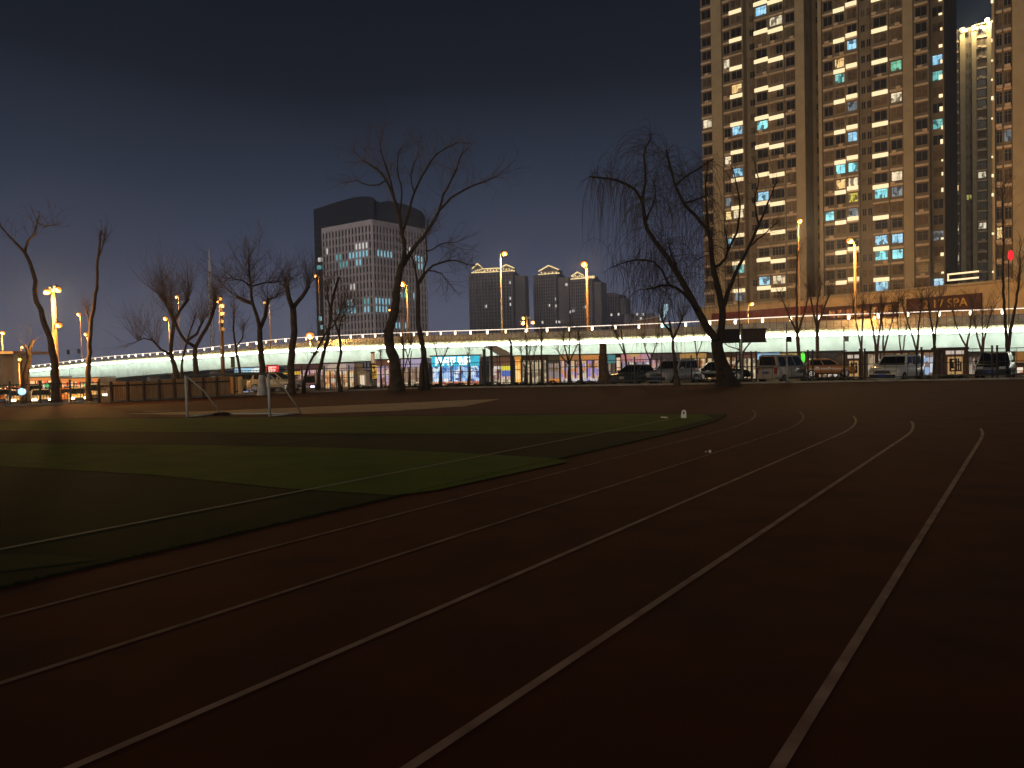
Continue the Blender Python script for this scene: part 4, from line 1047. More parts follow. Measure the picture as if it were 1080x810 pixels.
street_lamp("orange lamp on a tall glowing orange pole before the tall tower", [(896.5, 254)], ((901.5, 256), 901), 104, power=6500, r=.55, pw=.25)
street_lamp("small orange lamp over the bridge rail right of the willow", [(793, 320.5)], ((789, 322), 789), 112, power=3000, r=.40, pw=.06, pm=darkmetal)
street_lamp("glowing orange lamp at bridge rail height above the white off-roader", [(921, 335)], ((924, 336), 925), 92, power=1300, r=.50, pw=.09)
# tall dark pole through the amber lamps
# lit lamp pair near the office foot
street_lamp("low lamp with a bent arm at the foot of the office block", [(411, 327)], ((424, 327), 425), 110, power=300, r=.22, pw=.14)
# warm lamp lit against the great tree's trunk
street_lamp("small warm lamp right against the great bare tree's trunk under the girder", [(410, 381)], ((411, 381), 411), 52, zb=PARK_Z, power=30, r=.12, pw=.04, m=lampglass2, c=AMBER)

# signals and small coloured lights
def beacon(name, label, cat, px, py, Y, rgb, s, r, zb=STREET_Z, group=None, sq=(1, 1, 1), pw=.05, box=True):
    c = P(px, py, Y); root = thing(name, label, cat, (c.x, c.y, zb), world=True, group=group)
    mb = MB(); mb.tube([(c.x, c.y + .25, zb), (c.x, c.y + .25, c.z + r)], pw, 6); mb.build("pole", darkmetal, root)
    if box:
        mb = MB(); mb.box((c.x, c.y + .12, c.z), (r * 2.6, .2, r * 2.6 * sq[2])); mb.build("housing", darkmetal, root)
    mb = MB(); mb.ball(c - Vector((0, .06, 0)), r, nu=10, nv=8, sq=sq); mb.build("lens", emit(name + "_%d%d%d" % tuple(int(9 * k) for k in rgb), rgb, s), root)
    return root
beacon("signal_light", "glowing red beacon lamp high before the right hand tower", "signal light", 1065.5, 269.5, 75, (1.0, .015, .03), 1.5, .27, sq=(1, .6, 1.9), pw=.05, box=False)
beacon("traffic_light", "teal green signal lamp left of the slim zigzag tree by the board wall", "traffic light", 250.5, 401, 60, (.05, .75, .5), .9, .24, zb=PARK_Z)
beacon("traffic_light", "green signal lamp touching the slim branchless tree at the board wall", "traffic light", 91.5, 406, 60, (.08, .75, .35), .8, .16)
beacon("traffic_light", "dim green signal lamp left of the leaning bare tree's trunk", "traffic light", 50, 406.5, 62, (.07, .55, .25), .7, .18)
beacon("blue_lamp", "bright pale blue round lamp in front of the forked stump", "lamp", 24, 413, 37.6, (.25, .55, 1.0), 3.0, .17, zb=0, pw=.03, box=False)
beacon("blue_lamp", "blue lamp above the board wall below the crossing pollard limbs", "lamp", 205, 402.5, 55, (.12, .35, .85), 1.1, .14, zb=PARK_Z, box=False)
beacon("blue_lamp", "small flat blue lamp above the board wall below the first pollard", "lamp", 168, 404.5, 56, (.12, .38, .9), 1.0, .13, zb=PARK_Z, sq=(1.6, 1, .6), box=False)
beacon("signal_light", "slim bright green lit arrow board right of the grey van", "signal light", 846.5, 377, 66, (.12, .85, .06), 1.1, .22, sq=(.9, .5, 2.2), box=False)

# ------------------------------------------------------------------ fence, wall, hedge
GF = "dark metal fence runs"
def fline(x):
    for (x0, y0), (x1, y1) in zip(fence_line, fence_line[1:]):
        if x0 <= x <= x1: return y0 + (y1 - y0) * (x - x0) / (x1 - x0)
def fence_run(label, xs, H, rails, picket=.14, dbl=False, post_h=None):
    a = Vector((xs[0], fline(xs[0]) + .15, 0))
    root = thing("metal_fence", label, "fence", a, world=True, group=GF)
    for x0, x1 in zip(xs, xs[1:]):
        p, q = Vector((x0, fline(x0) + .15, .1)), Vector((x1, fline(x1) + .15, .1)); d = (q - p); L = d.length; d.normalize()
        mb = MB()
        for z in rails: mb.bar(p + d * .05 + Vector((0, 0, z)), q - d * .05 + Vector((0, 0, z)), .035, .04)
        n = int(L / picket)
        for k in range(1, n):
            b = p + d * (L * k / n); mb.bar(b + Vector((0, .004, .02)), b + Vector((0, .004, H - .16)), .016)
        mb.build("panel", darkmetal, root)
    for x in xs:
        for o in ((-.14, .14) if dbl else (0,)):
            mb = MB(); mb.box((x + o, fline(x) + .15, (post_h or H) / 2 + .05), (.07, .07, post_h or H)); mb.box((x + o, fline(x) + .15, (post_h or H) + .07), (.1, .1, .04)); mb.build("post", darkmetal, root)
def fx(px):   # x on the fence line under a photo column
    lo, hi = -139.0, 119.0
    for _ in range(50):
        m = (lo + hi) / 2; y = fline(m); u = P(px, 405, y).x
        if m < u: lo = m
        else: hi = m
    return lo
fence_run("dark picket fence at the far left before the waiting cars, up to the board wall", [fx(p) for p in (-60, -25, 8, 40, 72, 103)], 1.15, (.12, .95), .13)
fence_run("dark picket fence from the board wall to the great bare tree", [fx(p) for p in (246, 282, 318, 342, 368, 392, 414)], 1.55, (.15, 1.35), .15)
fence_run("dark picket fence from the great bare tree to the brown tree stub", [fx(p) for p in (420, 445, 478, 511, 541, 577, 612, 633)], 1.75, (.2, 1.5), .15)
fence_run("dark picket fence from the brown tree stub to the willow", [fx(p) for p in (641, 670, 698, 730, 758)], 1.65, (.2, 1.45), .17)
fence_run("thin wire fence with doubled tall posts from the willow to the right edge", [fx(p) for p in (775, 796, 856, 911, 971, 1051, 1110)], 1.75, (.15, .9, 1.62), .5, dbl=True, post_h=1.8)
GP = "dark upright posts in the fence"
for px, h, lb in ((511, 2.35, "square dark post at the right end of the blue lit shop"), (519, 2.5, "square dark post left of the white canopy's left leg"), (540, 2.75, "thick dark post between the salmon shop and the orange doorway, its top hooked")):
    x = fx(px); m_ = MB(); m_.box((x, fline(x) + .32, h / 2), (.16, .16, h)); m_.box((x, fline(x) + .32, h + .04), (.24, .24, .07))
    if h > 2.7: m_.bar((x, fline(x) + .32, h + .05), (x - .12, fline(x) + .32, h + .3), .1)
    tag(m_.build("fence_post", darkmetal), lb, "post", GP)
# board wall
bx0, bx1 = fx(104.5), fx(243)
wall = thing("board_wall", "long ochre board wall with darker joints left of the middle", "wall", (bx0, fline(bx0), 0), world=True)
ochre = mat("ochre_boards", (0.50, 0.30, 0.13), .85, .25, 2.0, rgb2=(0.64, 0.40, 0.18))
NB = 9
for k in range(NB):
    x0 = bx0 + (bx1 - bx0) * k / NB; x1 = bx0 + (bx1 - bx0) * (k + 1) / NB
    a = Vector((x0, fline(x0), 0)); b = Vector((x1, fline(x1), 0)); d = (b - a).normalized(); n = Vector((-d.y, d.x, 0)); L = (b - a).length
    hh = 1.06 + rng.uniform(-.04, .05) + .10 * (k > 5); mb = MB(); nb = 7
    for j in range(nb):
        p = a + d * (L * j / nb + .012); q = a + d * (L * (j + 1) / nb - .012); o = rng.uniform(-.012, .012)
        mb.hexa([p - n * (.03 + o), q - n * (.03 + o), q + n * .03, p + n * .03, p - n * (.03 + o) + Vector((0, 0, hh)), q - n * (.03 + o) + Vector((0, 0, hh)), q + n * .03 + Vector((0, 0, hh)), p + n * .03 + Vector((0, 0, hh))])
    mb.build("board_panel", ochre, wall)
    mb = MB(); mb.box(a + Vector((0, -.07, hh / 2)), (.1, .07, hh + .06)); mb.build("post", mat("wall_post", (0.09, 0.055, 0.03), .9, .3, 3), wall)
mb = MB(); 
for k in range(NB):
    x0 = bx0 + (bx1 - bx0) * k / NB; x1 = bx0 + (bx1 - bx0) * (k + 1) / NB
    mb.bar((x0, fline(x0) - .09, .86), (x1, fline(x1) - .09, .86), .05, .07)
mb.build("rail", mat("wall_post", (0.09, 0.055, 0.03)), wall)
# grey end block of the wall
x = fx(246); mb = MB(); mb.box((x, fline(x) + .3, .55), (.9, .12, 1.1)); tag(mb.build("end_board", ochre), "low ochre end board right of the long board wall under the teal signal", "board")

# hedge
leafd = mat("dark_hedge_leaf", (0.022, 0.026, 0.012), .9, .4, 4)
def hedge(label, px0, px1, h, off, seed, dens=420):
    x0, x1 = fx(px0), fx(px1); r = random.Random(seed); mb = MB()
    n = int((x1 - x0) * dens)
    for k in range(n):
        x = r.uniform(x0, x1); hh = h * (.75 + .25 * math.sin(x * 3.1) + .2 * math.sin(x * 7.7 + 1)); 
        c = Vector((x, fline(x) + off + r.gauss(0, .22), PARK_Z + max(.02, hh + .25) * r.random() ** .7))
        s_ = r.uniform(.03, .08); a = Vector((r.uniform(-1, 1), r.uniform(-1, 1), r.uniform(-1, 1))).normalized() * s_; b = a.orthogonal().normalized() * s_ * .7
        mb.poly([c - a, c + b, c + a, c - b])
    root = thing("low_hedge", label, "hedge", (x0, fline(x0) + off, PARK_Z), world=True)
    mb.build("foliage", leafd, root)
    sb = MB()
    x = x0 + .2
    while x < x1:
        sb.tube([(x, fline(x) + off, PARK_Z - .05), (x + r.uniform(-.1, .1), fline(x) + off, PARK_Z + h * .8)], .015, 4); x += .35
    sb.build("stem", barks['dark'], root)
hedge("low dark clipped hedge from the great bare tree to the brown tree stub", 365, 634, .32, .9, 1)
hedge("low dark hedge between the silver car and the grey van", 737, 800, .38, .9, 2)
hedge("low dark hedge between the grey van and the white off-roader", 852, 918, .30, .9, 3)
hedge("low dark hedge right of the white off-roader under the kiosks", 974, 1030, .26, .9, 4)

# ------------------------------------------------------------------ goal
g0, g1 = G(197.5, 440), G(284.5, 439.5)
goal = thing("football_goal", "small white framed football goal standing at the end of the turf", "goal", g0, world=True)
hg = 1.42; gd = (g1 - g0).normalized(); gn = Vector((-gd.y, gd.x, 0)); dp = 1.15
wp = mat("goal_paint", (0.55, 0.52, 0.46), .5, .1, 4)
for p in (g0, g1):
    mb = MB(); mb.tube([p, p + Vector((0, 0, hg))], .045, 8); mb.build("post", wp, goal)
mb = MB(); mb.tube([g0 + Vector((0, 0, hg)), g1 + Vector((0, 0, hg))], .04, 8); mb.build("crossbar", mat("goal_bar_worn", (0.12, 0.11, .1), .6), goal)
for p, lean in ((g0, .5), (g1, .5)):
    b = p + gn * dp + gd * lean
    mb = MB(); mb.tube([p + Vector((0, 0, hg)), p.lerp(b, .5) + Vector((0, 0, hg * .62)), b + Vector((0, 0, .03))], .025, 6); mb.build("stay", wp, goal)
    mb = MB(); mb.tube([p + Vector((0, 0, .03)), b + Vector((0, 0, .03))], .03, 6); mb.build("base_bar", wp, goal)
b0, b1 = g0 + gn * dp + gd * .5, g1 + gn * dp + gd * .5
mb = MB(); mb.tube([b0 + Vector((0, 0, .03)), b1 + Vector((0, 0, .03))], .03, 6); mb.build("base_bar", wp, goal)
c = G(233, 437.8); mb = MB()
for k in range(12): mb.ball(c + Vector((rng.gauss(0, .16), rng.gauss(0, .07), .03 + rng.random() * .03)), rng.uniform(.04, .08), nu=6, nv=4, sq=(1.4, 1, .7))
tag(mb.build("net_heap", mat("dark_net_cloth", (0.02, 0.018, 0.016), .95)), "small dark heap of netting lying behind the goal", "net")

# lane marker block at the pitch corner
c = G(721, 441.3)
mk = thing("marker_block", "small white upright marker block with a dark oval, at the corner of the turf", "marker", c, rz=-.25)
mb = MB(); outl = [(-.075, 0), (.075, 0)] + [(.06 * math.cos(a) + .01, .17 + .06 * math.sin(a)) for a in [i * math.pi / 8 for i in range(9)]]
n = len(outl)
for y in (-.03, .03):
    for x, z in outl: mb.v.append(Vector((x, y, z)))
mb.face(list(range(n))); mb.face([n + i for i in range(n)][::-1])
for i in range(n): mb.face((i, n + i, n + (i + 1) % n, (i + 1) % n))
mb.build("block", mat("marker_white", (0.8, .76, .66), .5, .05, 20), mk)
mb = MB(); ring = [(.022 * math.cos(a) + .008, -.033, .15 + .042 * math.sin(a)) for a in [i * math.pi / 6 for i in range(12)]]
mb.poly(ring); mb.build("numeral", blackrub, mk)
for (px, py, r, lb) in ((748.8, 477.6, .028, "tiny pale scrap of litter on the red track beside a lane line"), (744.4, 477.2, .014, "tiniest fleck of litter left of the pale scrap on the red track")):
    c = G(px, py); mb = MB(); mb.ball(c + Vector((0, 0, r * .9)), r, nu=6, nv=4, sq=(1, .8, 1.1)); tag(mb.build("litter", mat("litter_paper", (.7, .62, .5), .6)), lb, "litter")
c = G(690, 441.5)
mb = MB(); a, b = G(697.5, 441.2), G(704, 441.6); mb.bar(a + Vector((0, 0, .03)), b + Vector((0, 0, .03)), .05, .04); tag(mb.build("slat", mat("litter_paper", (.7, .62, .5))), "short pale slat lying left of the white marker block", "slat")
# ------------------------------------------------------------------ vehicles
tailm = mat("tail_lamp_red", (0.25, 0.01, 0.01), .25, spec=.6)
headm = mat("headlamp_glass", (0.45, 0.45, 0.42), .1, spec=.8)
chrome = mat("chrome_trim", (0.6, 0.6, 0.6), .2, metal=.9)
platem = mat("plate_blue", (0.03, 0.06, 0.25), .4)
trim = mat("black_trim", (0.018, 0.018, 0.018), .6)
head_on = emit("headlamp_on", (1.0, .80, .50), 14.0); tail_on = emit("tail_lamp_on", (1.0, .04, .02), 5.0)
head_blue = emit("headlamp_cool", (.72, .78, 1.0), 5.0)
def car(name, label, kind, paint, loc, rz, lights=None, group=None, cat="car"):
    """front points to local -y"""
    K = {'suv': dict(L=4.7, W=1.88, H=1.74, hood=1.06, belt=1.08, wb=(-1.95, -.95, 1.95, 2.22), wt=(-.35, 1.98), zb=.30, r=.36, fax=-1.42, rax=1.42),
         'sedan': dict(L=4.6, W=1.80, H=1.46, hood=.90, belt=.94, wb=(-1.75, -.95, 1.30, 1.75), wt=(-.15, .85), zb=.24, r=.32, fax=-1.38, rax=1.36),
         'hatch': dict(L=4.0, W=1.72, H=1.52, hood=.93, belt=.96, wb=(-1.6, -.95, 1.6, 1.9), wt=(-.2, 1.45), zb=.24, r=.31, fax=-1.25, rax=1.25),
         'van': dict(L=4.1, W=1.68, H=1.92, hood=1.05, belt=1.10, wb=(-1.95, -1.55, 1.9, 2.03), wt=(-.95, 1.90), zb=.30, r=.31, fax=-1.30, rax=1.28)}[kind]
    L, W, Hh = K['L'], K['W'], K['H']; hw = W / 2; zb_ = K['zb']; hood = K['hood']; belt = K['belt']
    fb, cb0, cb1, re_ = K['wb']; ct0, ct1 = K['wt']
    root = thing(name, label, cat, loc, rz, group)
    mb = MB()
    # lower body: loft of rounded sections
    ys = [-L / 2, -L / 2 + .06, -L / 2 + .35, -L / 2 + .9, cb0, 0, cb1, L / 2 - .3, L / 2 - .05, L / 2]
    tops = [hood - .28, hood - .16, hood - .08, hood - .02, belt, belt + .01, belt + .02, belt - (.02 if kind != 'sedan' else .01), belt - .06, belt - .2]
    ws = [hw - .20, hw - .12, hw - .04, hw, hw, hw, hw, hw - .02, hw - .07, hw - .14]
    n = 10; base = 0
    for y, zt, wv in zip(ys, tops, ws):
        sec = [(-wv + .08, zb_), (-wv, zb_ + .14), (-wv - .0, zb_ + .38), (-wv + .015, zt - .1), (-wv + .09, zt), (wv - .09, zt), (wv - .015, zt - .1), (wv, zb_ + .38), (wv, zb_ + .14), (wv - .08, zb_)]
        for x, z in sec: mb.v.append(Vector((x, y, z)))
    for i in range(len(ys) - 1):
        for k in range(n):
            k2 = (k + 1) % n; mb.face((i * n + k, (i + 1) * n + k, (i + 1) * n + k2, i * n + k2), 0, k in (1, 2, 3, 5, 6, 7, 4))
    mb.face([k for k in range(n)]); e_ = (len(ys) - 1) * n; mb.face([e_ + k for k in range(n)][::-1])
    # cabin shell: frustum with pillars
    bi, ti = hw - .07, hw - .24
    z0, z1 = belt - .02, Hh - .06
    def cab(f, s):     # f 0 front..1 rear at height s 0..1
        yb = cb0 + (cb1 - cb0) * f; yt = ct0 + (ct1 - ct0) * f
        return yb + (yt - yb) * s
    B = [(-bi, cb0, z0), (bi, cb0, z0), (bi, cb1, z0), (-bi, cb1, z0)]
    T = [(-ti, ct0, z1), (ti, ct0, z1), (ti, ct1, z1), (-ti, ct1, z1)]
    mb.hexa(B + T)
    R1 = [(-ti + .0, ct0, z1), (ti, ct0, z1), (ti, ct1, z1), (-ti, ct1, z1)]
    R2 = [(-ti + .14, ct0 + .2, Hh), (ti - .14, ct0 + .2, Hh), (ti - .14, ct1 - .15, Hh), (-ti + .14, ct1 - .15, Hh)]
    mb.hexa([(x, y, z + .002) for x, y, z in R1] + R2)
    mb.build("body", paint, root)
    # glazing 8 mm proud of the shell
    def quad_on(p00, p10, p11, p01, u0, u1, v0, v1, off):
        p00, p10, p11, p01 = map(Vector, (p00, p10, p11, p01))
        def q(u, v): return p00.lerp(p10, u).lerp(p01.lerp(p11, u), v)
        nn = (p10 - p00).cross(p01 - p00).normalized() * off
        return [q(u0, v0) + nn, q(u1, v0) + nn, q(u1, v1) + nn, q(u0, v1) + nn]
    m2 = MB(); m2.poly(quad_on(B[0], B[1], T[1], T[0], .06, .94, .08, .92, .008)); m2.build("windscreen", glassdark, root)
    m2 = MB(); m2.poly(quad_on(B[2], B[3], T[3], T[2], .09, .91, .18, .9, .008)); m2.build("rear_window", glassdark, root)
    splits = [(.05, .34), (.37, .64), (.67, .93)] if kind in ('suv', 'van') else [(.06, .48), (.52, .92)]
    for (a, b, c_, d_) in ((B[1], B[2], T[2], T[1]), (B[3], B[0], T[0], T[3])):
        for u0, u1 in splits:
            if a == B[3]: u0, u1 = 1 - u1, 1 - u0
            m2 = MB(); m2.poly(quad_on(a, b, c_, d_, u0, u1, .1, .88, .008)); m2.build("side_window", glassdark, root)
    # bumpers, grille, lamps, plates
    m2 = MB(); m2.box((0, -L / 2 - .02, zb_ + .16), (W - .42, .12, .22)); m2.build("front_bumper", trim, root)
    m2 = MB(); m2.box((0, L / 2 + .02, zb_ + .18), (W - .30, .12, .24)); m2.build("rear_bumper", trim if kind != 'van' else paint, root)
    m2 = MB(); zg = hood - .34
    m2.box((0, -L / 2 - .01, zg), (W * .5, .06, .2)); gr = m2.build("grille", trim, root)
    m2 = MB()
    for k in (-.05, .05): m2.box((0, -L / 2 - .045, zg + k), (W * .46, .02, .03))
    m2.build("grille_bar", chrome, gr)
    hm, tm = {None: (headm, tailm), 'front': (head_on, tail_on), 'blue': (head_blue, tailm), 'rear': (headm, tail_on)}[lights]
    for sgn in (-1, 1):
        m2 = MB(); m2.box((sgn * (hw - .34), -L / 2 + .01, zg + .06), (.34, .14, .15)); m2.build("headlight", hm, root)
        m2 = MB()
        if kind == 'van': m2.box((sgn * (hw - .17), L / 2 + .0, belt - .22), (.16, .1, .42))
        else: m2.box((sgn * (hw - .26), L / 2 - .01, belt - .22), (.30, .12, .16))
        m2.build("tail_light", tm, root)
        m2 = MB(); m2.box((sgn * (hw + .07), cb0 + .35, belt + .08), (.2, .09, .14)); m2.build("wing_mirror", paint, root)
        m2 = MB(); 
        for y in (.0, .95): m2.box((sgn * (hw + .012), y - .1, belt - .16), (.03, .2, .035))
        m2.build("door_handle", chrome, root)
        m2 = MB(); m2.box((sgn * (hw + .004), 0, zb_ + .06), (.03, L * .5, .1)); m2.build("sill_trim", trim, root)
        for y in (K['fax'], K['rax']):
            r = K['r']; m2 = MB()
            seg = 18; xs_ = (hw - .20, hw - .19, hw + .0, hw + .012)
            rr_ = (r * .92, r, r, r * .93)
            for xi, rv in zip(xs_, rr_):
                for k in range(seg):
                    q = 2 * math.pi * k / seg; m2.v.append(Vector((sgn * xi, y + rv * math.cos(q), r + rv * math.sin(q))))
            for i in range(3):
                for k in range(seg):
                    k2 = (k + 1) % seg; m2.face((i * seg + k, (i + 1) * seg + k, (i + 1) * seg + k2, i * seg + k2))
            m2.face([k for k in range(seg)]); m2.face([3 * seg + k for k in range(seg)])
            tyre = m2.build("wheel", blackrub, root)
            m2 = MB()
            for k in range(5):
                q = 2 * math.pi * k / 5; c = Vector((sgn * (hw + .018), y, r)); d = Vector((0, math.cos(q), math.sin(q))); m2.bar(c, c + d * r * .62, .03, .09)
            for k in range(16):
                q, q2 = 2 * math.pi * k / 16, 2 * math.pi * (k + 1) / 16; c = Vector((sgn * (hw + .018), y, r))
                m2.bar(c + Vector((0, math.cos(q), math.sin(q))) * r * .64, c + Vector((0, math.cos(q2), math.sin(q2))) * r * .64, .03, .05)
            m2.build("rim", chrome, tyre)
    for y, s in ((-L / 2 - .09, -1), (L / 2 + .09, 1)):
        m2 = MB(); m2.box((0, y, zb_ + .22 if s < 0 else (zb_ + .45 if kind == 'van' else zb_ + .2)), (.44, .02, .14)); m2.build("number_plate", platem, root)
    if kind == 'van':
        m2 = MB(); m2.box((0, L / 2 + .012, belt - .02), (W * .7, .03, .05)); m2.build("tailgate_trim", trim, root)
    if kind == 'suv':
        m2 = MB()
        for sgn in (-1, 1): m2.tube([(sgn * (ti - .05), ct0 + .3, Hh + .03), (sgn * (ti - .05), ct1 - .2, Hh + .03)], .025, 6)
        m2.build("roof_rail", trim, root)
    return root
def paint(n, rgb, rough=.25): return mat("car_paint_" + n, rgb, rough, .05, .8, spec=.6)
white, silver, blackp, greyb, cream, orangep, darkg = paint("white", (.68, .66, .60)), paint("silver", (.42, .41, .39)), paint("black", (.012, .013, .012)), paint("greybeige", (.33, .30, .25)), paint("cream", (.5, .42, .28)), paint("orange", (.5, .2, .06)), paint("green", (.05, .06, .05))
GC = "cars parked behind the fence"
def park(px, py, z=PARK_Z): p = G(px, py, z); return p
def at(px, Y, z=PARK_Z): p = P(px, 400, Y); return (p.x, p.y, z)
car("parked_car", "dark hatchback parked nose out left of the silver car", 'sedan', darkg, at(670, 52.5), rad(-45), group=GC)
car("parked_car", "silver estate car parked nose out between two bare stems, right of the dark car", 'suv', silver, at(711, 53), rad(-43), group=GC)
car("parked_car", "low black car hidden behind the hedge right of the silver car", 'sedan', blackp, at(758, 60), rad(78), group=GC)
car("parked_van", "grey beige boxy van seen from behind, right of the signboards", 'van', greyb, at(826, 51), rad(180 - 50), group=GC, cat="van")
car("parked_car", "orange lit low car with a sloping roof right of the grey van", 'hatch', orangep, at(873, 62), rad(72), group=GC)
car("parked_car", "white off-roader facing the track under the orange lamp", 'suv', white, at(946, 47), rad(-46), group=GC)
car("parked_car", "black car facing the track at the right edge below the red beacon", 'suv', blackp, at(1050, 49), rad(-38), group=GC)
car("parked_car", "cream car seen side on under the red lit sign", 'hatch', cream, at(290.5, 58), rad(82), group=GC)
car("parked_car", "dull green dark car nose to tail behind the cream one, left of the limewashed tree", 'hatch', paint("olive", (.11, .12, .08)), at(266, 59), rad(80), group=GC)
car("minibus", "minibus coming on with two cool white headlights right of the Y forked pollard", 'van', paint("rose", (.42, .28, .32)), at(329, 78, STREET_Z), rad(2), 'blue', cat="minibus")
GQ = "cars waiting in the street at the far left"
def atz(px, Y): p = P(px, 405, Y); return (p.x, p.y, STREET_Z)
Q = [(4, 66, 'front', orangep, 25, 'sedan', "waiting car at the left edge with lit headlamps and a red glow beside it"), (13, 74, 'rear', orangep, 205, 'hatch', "orange car with red tail lamps between the left edge and the blue lamp"), (20, 62, 'front', silver, 30, 'sedan', "pale waiting car right in front of the blue lamp's pole"),
     (36, 70, 'front', white, 22, 'suv', "white waiting car with lit headlamps just right of the forked stump"), (43, 62, 'front', silver, 28, 'sedan', "silver waiting car halfway between the stump and the leaning tree"), (50, 76, 'rear', cream, 205, 'hatch', "cream car with red tail lamps under the dim green signal"),
     (68, 64, 'rear', orangep, 205, 'sedan', "orange car with red tail lamps just right of the leaning tree"), (75, 72, 'front', white, 24, 'sedan', "white car with lit headlamps right of the orange tail lamped car"), (83, 63, 'front', cream, 24, 'hatch', "cream car with lit headlamps left of the slim branchless tree"),
     (100, 66, 'front', white, 26, 'suv', "white car right of the slim branchless tree at the end of the board wall")]
for px, Y, li, pt, rz, kd, lb in Q: car("waiting_car", lb, kd, pt, atz(px, Y * 1.02), rad(rz + 6), li, group=GQ)

# ------------------------------------------------------------------ shops and street side
def shop(label, px0, px1, Y, pyt, pyf, fascia, inside, mull=3, ang=0.0, zb=STREET_Z, wallc=None, base=None, cat="shop", name="shop", roof=True, depth=5):
    a = P(px0, pyt, Y); fr = Frame(a, ang); L, _ = fr.s_at(px1, pyt); zt = a.z; zf = fr.s_at((px0 + px1) / 2, pyf)[1]
    root = thing(name, label, cat, (a.x, a.y, zb), world=True)
    wm = wallc or mat("shop_wall", (.30, .24, .19), .8, .15, .8)
    mb = MB(); fr.box(mb, 0, L, .3, depth, zb, zt - .05); mb.build("wall", wm, root)
    mb = MB(); fr.box(mb, 0, L, 0, .29, zf, zt); sb = mb.build("sign_board", fascia, root)
    zs = zb + (.9 if base else .1)
    n = mull
    for k in range(n):
        x0, x1 = L * k / n + .08, L * (k + 1) / n - .08
        mb = MB(); fr.box(mb, x0, x1, .2, .28, zs, zf - .03); mb.build("shop_window", inside, root)
    mb = MB()
    for k in range(n + 1):
        x = L * k / n; fr.box(mb, max(0, x - .08), min(L, x + .08), .1, .29, zb, zf - .003)
    fr.box(mb, .081, L - .081, .12, .19, zs + (zf - zs) * .62, zs + (zf - zs) * .62 + .07)
    mb.build("shop_frame", mat("shop_frame_paint", (.16, .13, .11), .6), root)
    if base:
        mb = MB(); fr.box(mb, .1, L - .1, -.5, .18, zb, zs - .01)
        mb.build("goods_counter", base, root)
    if roof:
        mb = MB(); fr.box(mb, -.15, L + .15, -.35, depth, zt + .003, zt + .12); mb.build("roof", mat("shop_roof_sheet", (.1, .085, .075), .8), root)
    return root, fr, L, zf, zt, sb
blue_in = goods("blue_shop_goods", [(.10, .28, .65), (.35, .55, .9), (.6, .8, .95), (.05, .1, .3), (.3, .5, .8), (.75, .8, .85)], .95, 2.38, (1, 1, 1.3))
orange_st = goods("orange_goods", [(.75, .2, .08), (.9, .45, .2), (.3, .1, .05), (.8, .6, .35), (.55, .2, .2)], .6, 4.42)
cream_in = goods("cream_interior", [(.75, .6, .35), (.85, .75, .5), (.35, .25, .14), (.6, .5, .33), (.25, .2, .15)], .62, 2.55, (1.3, 1.3, 1))
mixed_in = goods("mixed_goods", [(.8, .35, .14), (.55, .4, .6), (.75, .65, .5), (.3, .18, .15), (.4, .3, .7), (.85, .55, .3)], .62, 2.55)
pink_in = goods("pink_interior", [(.7, .4, .36), (.6, .35, .5), (.8, .65, .6), (.3, .15, .15), (.5, .45, .7)], .6, 2.38)
warm_in = goods("warm_interior", [(.8, .5, .2), (.6, .25, .1), (.85, .7, .45), (.3, .14, .07), (.7, .6, .5)], .6, 2.38)
dim_in = goods("dim_interior", [(.3, .2, .14), (.45, .35, .25), (.15, .1, .08), (.3, .28, .3)], .55, 2.21)
r_, f_, L_, zf_, zt_, sb_ = shop("brightly lit blue shop with a long glowing cyan sign of white characters", 455, 505.5, 78, 376.2, 386.2, emit("blue_fascia", (.05, .55, .75), .9), blue_in, 5, base=orange_st)
glyphs(f_, .35, L_ - .9, -.06, zf_ + .12, zt_ - .1, 5, emit("white_sign_glyphs", (.8, 1.0, 1.0), 2.4), sb_, seed=3, th=.16)
shop("salmon walled shop with a small yellow and white sign strip under the white canopy", 517, 541, 82, 376.5, 388, mat("salmon_render", (.5, .26, .2), .8, .1, .8), pink_in, 3, base=cream_in)
a = P(521, 386.3, 81.6)
fr = Frame(a, 0)
yb = thing("sign_strip", "yellow and white lit sign strip on the salmon shop", "sign", (a.x, a.y, a.z), world=True)
mb = MB(); s1 = fr.s_at(529, 386)[0]; s2 = fr.s_at(539, 386)[0]; zA, zB = fr.s_at(530, 389.5)[1], a.z
fr.box(mb, 0, s1 - .02, -.3, -.12, zA, zB); mb.build("white_panel", emit("white_sign_panel", (.85, .8, .7), .9), yb)
mb = MB(); fr.box(mb, s1 + .02, s2, -.3, -.12, zA - .1, zB); mb.build("yellow_panel", emit("yellow_sign_panel", (.8, .75, .06), .9), yb)
mb = MB(); fr.box(mb, s1, s2, -.28, -.12, zA - .75, zA - .15); mb.build("blue_panel", emit("blue_sign_panel", (.12, .2, .6), .7), yb)
shop("narrow shop doorway filled with orange light right of the hooked dark post", 542.5, 549.5, 80, 376, 379, emit("orange_door_sign", (.85, .38, .06), .6), goods("orange_doorway", [(.95, .5, .1), (.85, .35, .06), (.95, .65, .25)], .95, 1.2), 1)
shop("cream lit shop front with latticed windows left of the orange crates", 550, 577, 79, 375.8, 380, mat("brown_fascia", (.16, .09, .05), .8, .2, .8), cream_in, 6)
shop("dim grey green shop front left of the orange boxes, behind saplings", 577.5, 590, 79, 375.5, 383, mat("olive_fascia", (.2, .19, .13), .8, .2, .8), dim_in, 2, base=emit("orange_boxes_lit", (.85, .30, .06), .75))
shop("shop with pink and violet goods in its window behind the many armed sapling", 590.5, 612, 79, 375, 380, emit("dull_orange_fascia", (.55, .24, .08), .5), mixed_in, 4, base=goods("white_tubs", [(.75, .72, .75), (.6, .55, .6), (.85, .85, .9), (.35, .25, .2)], .65, 2.72))
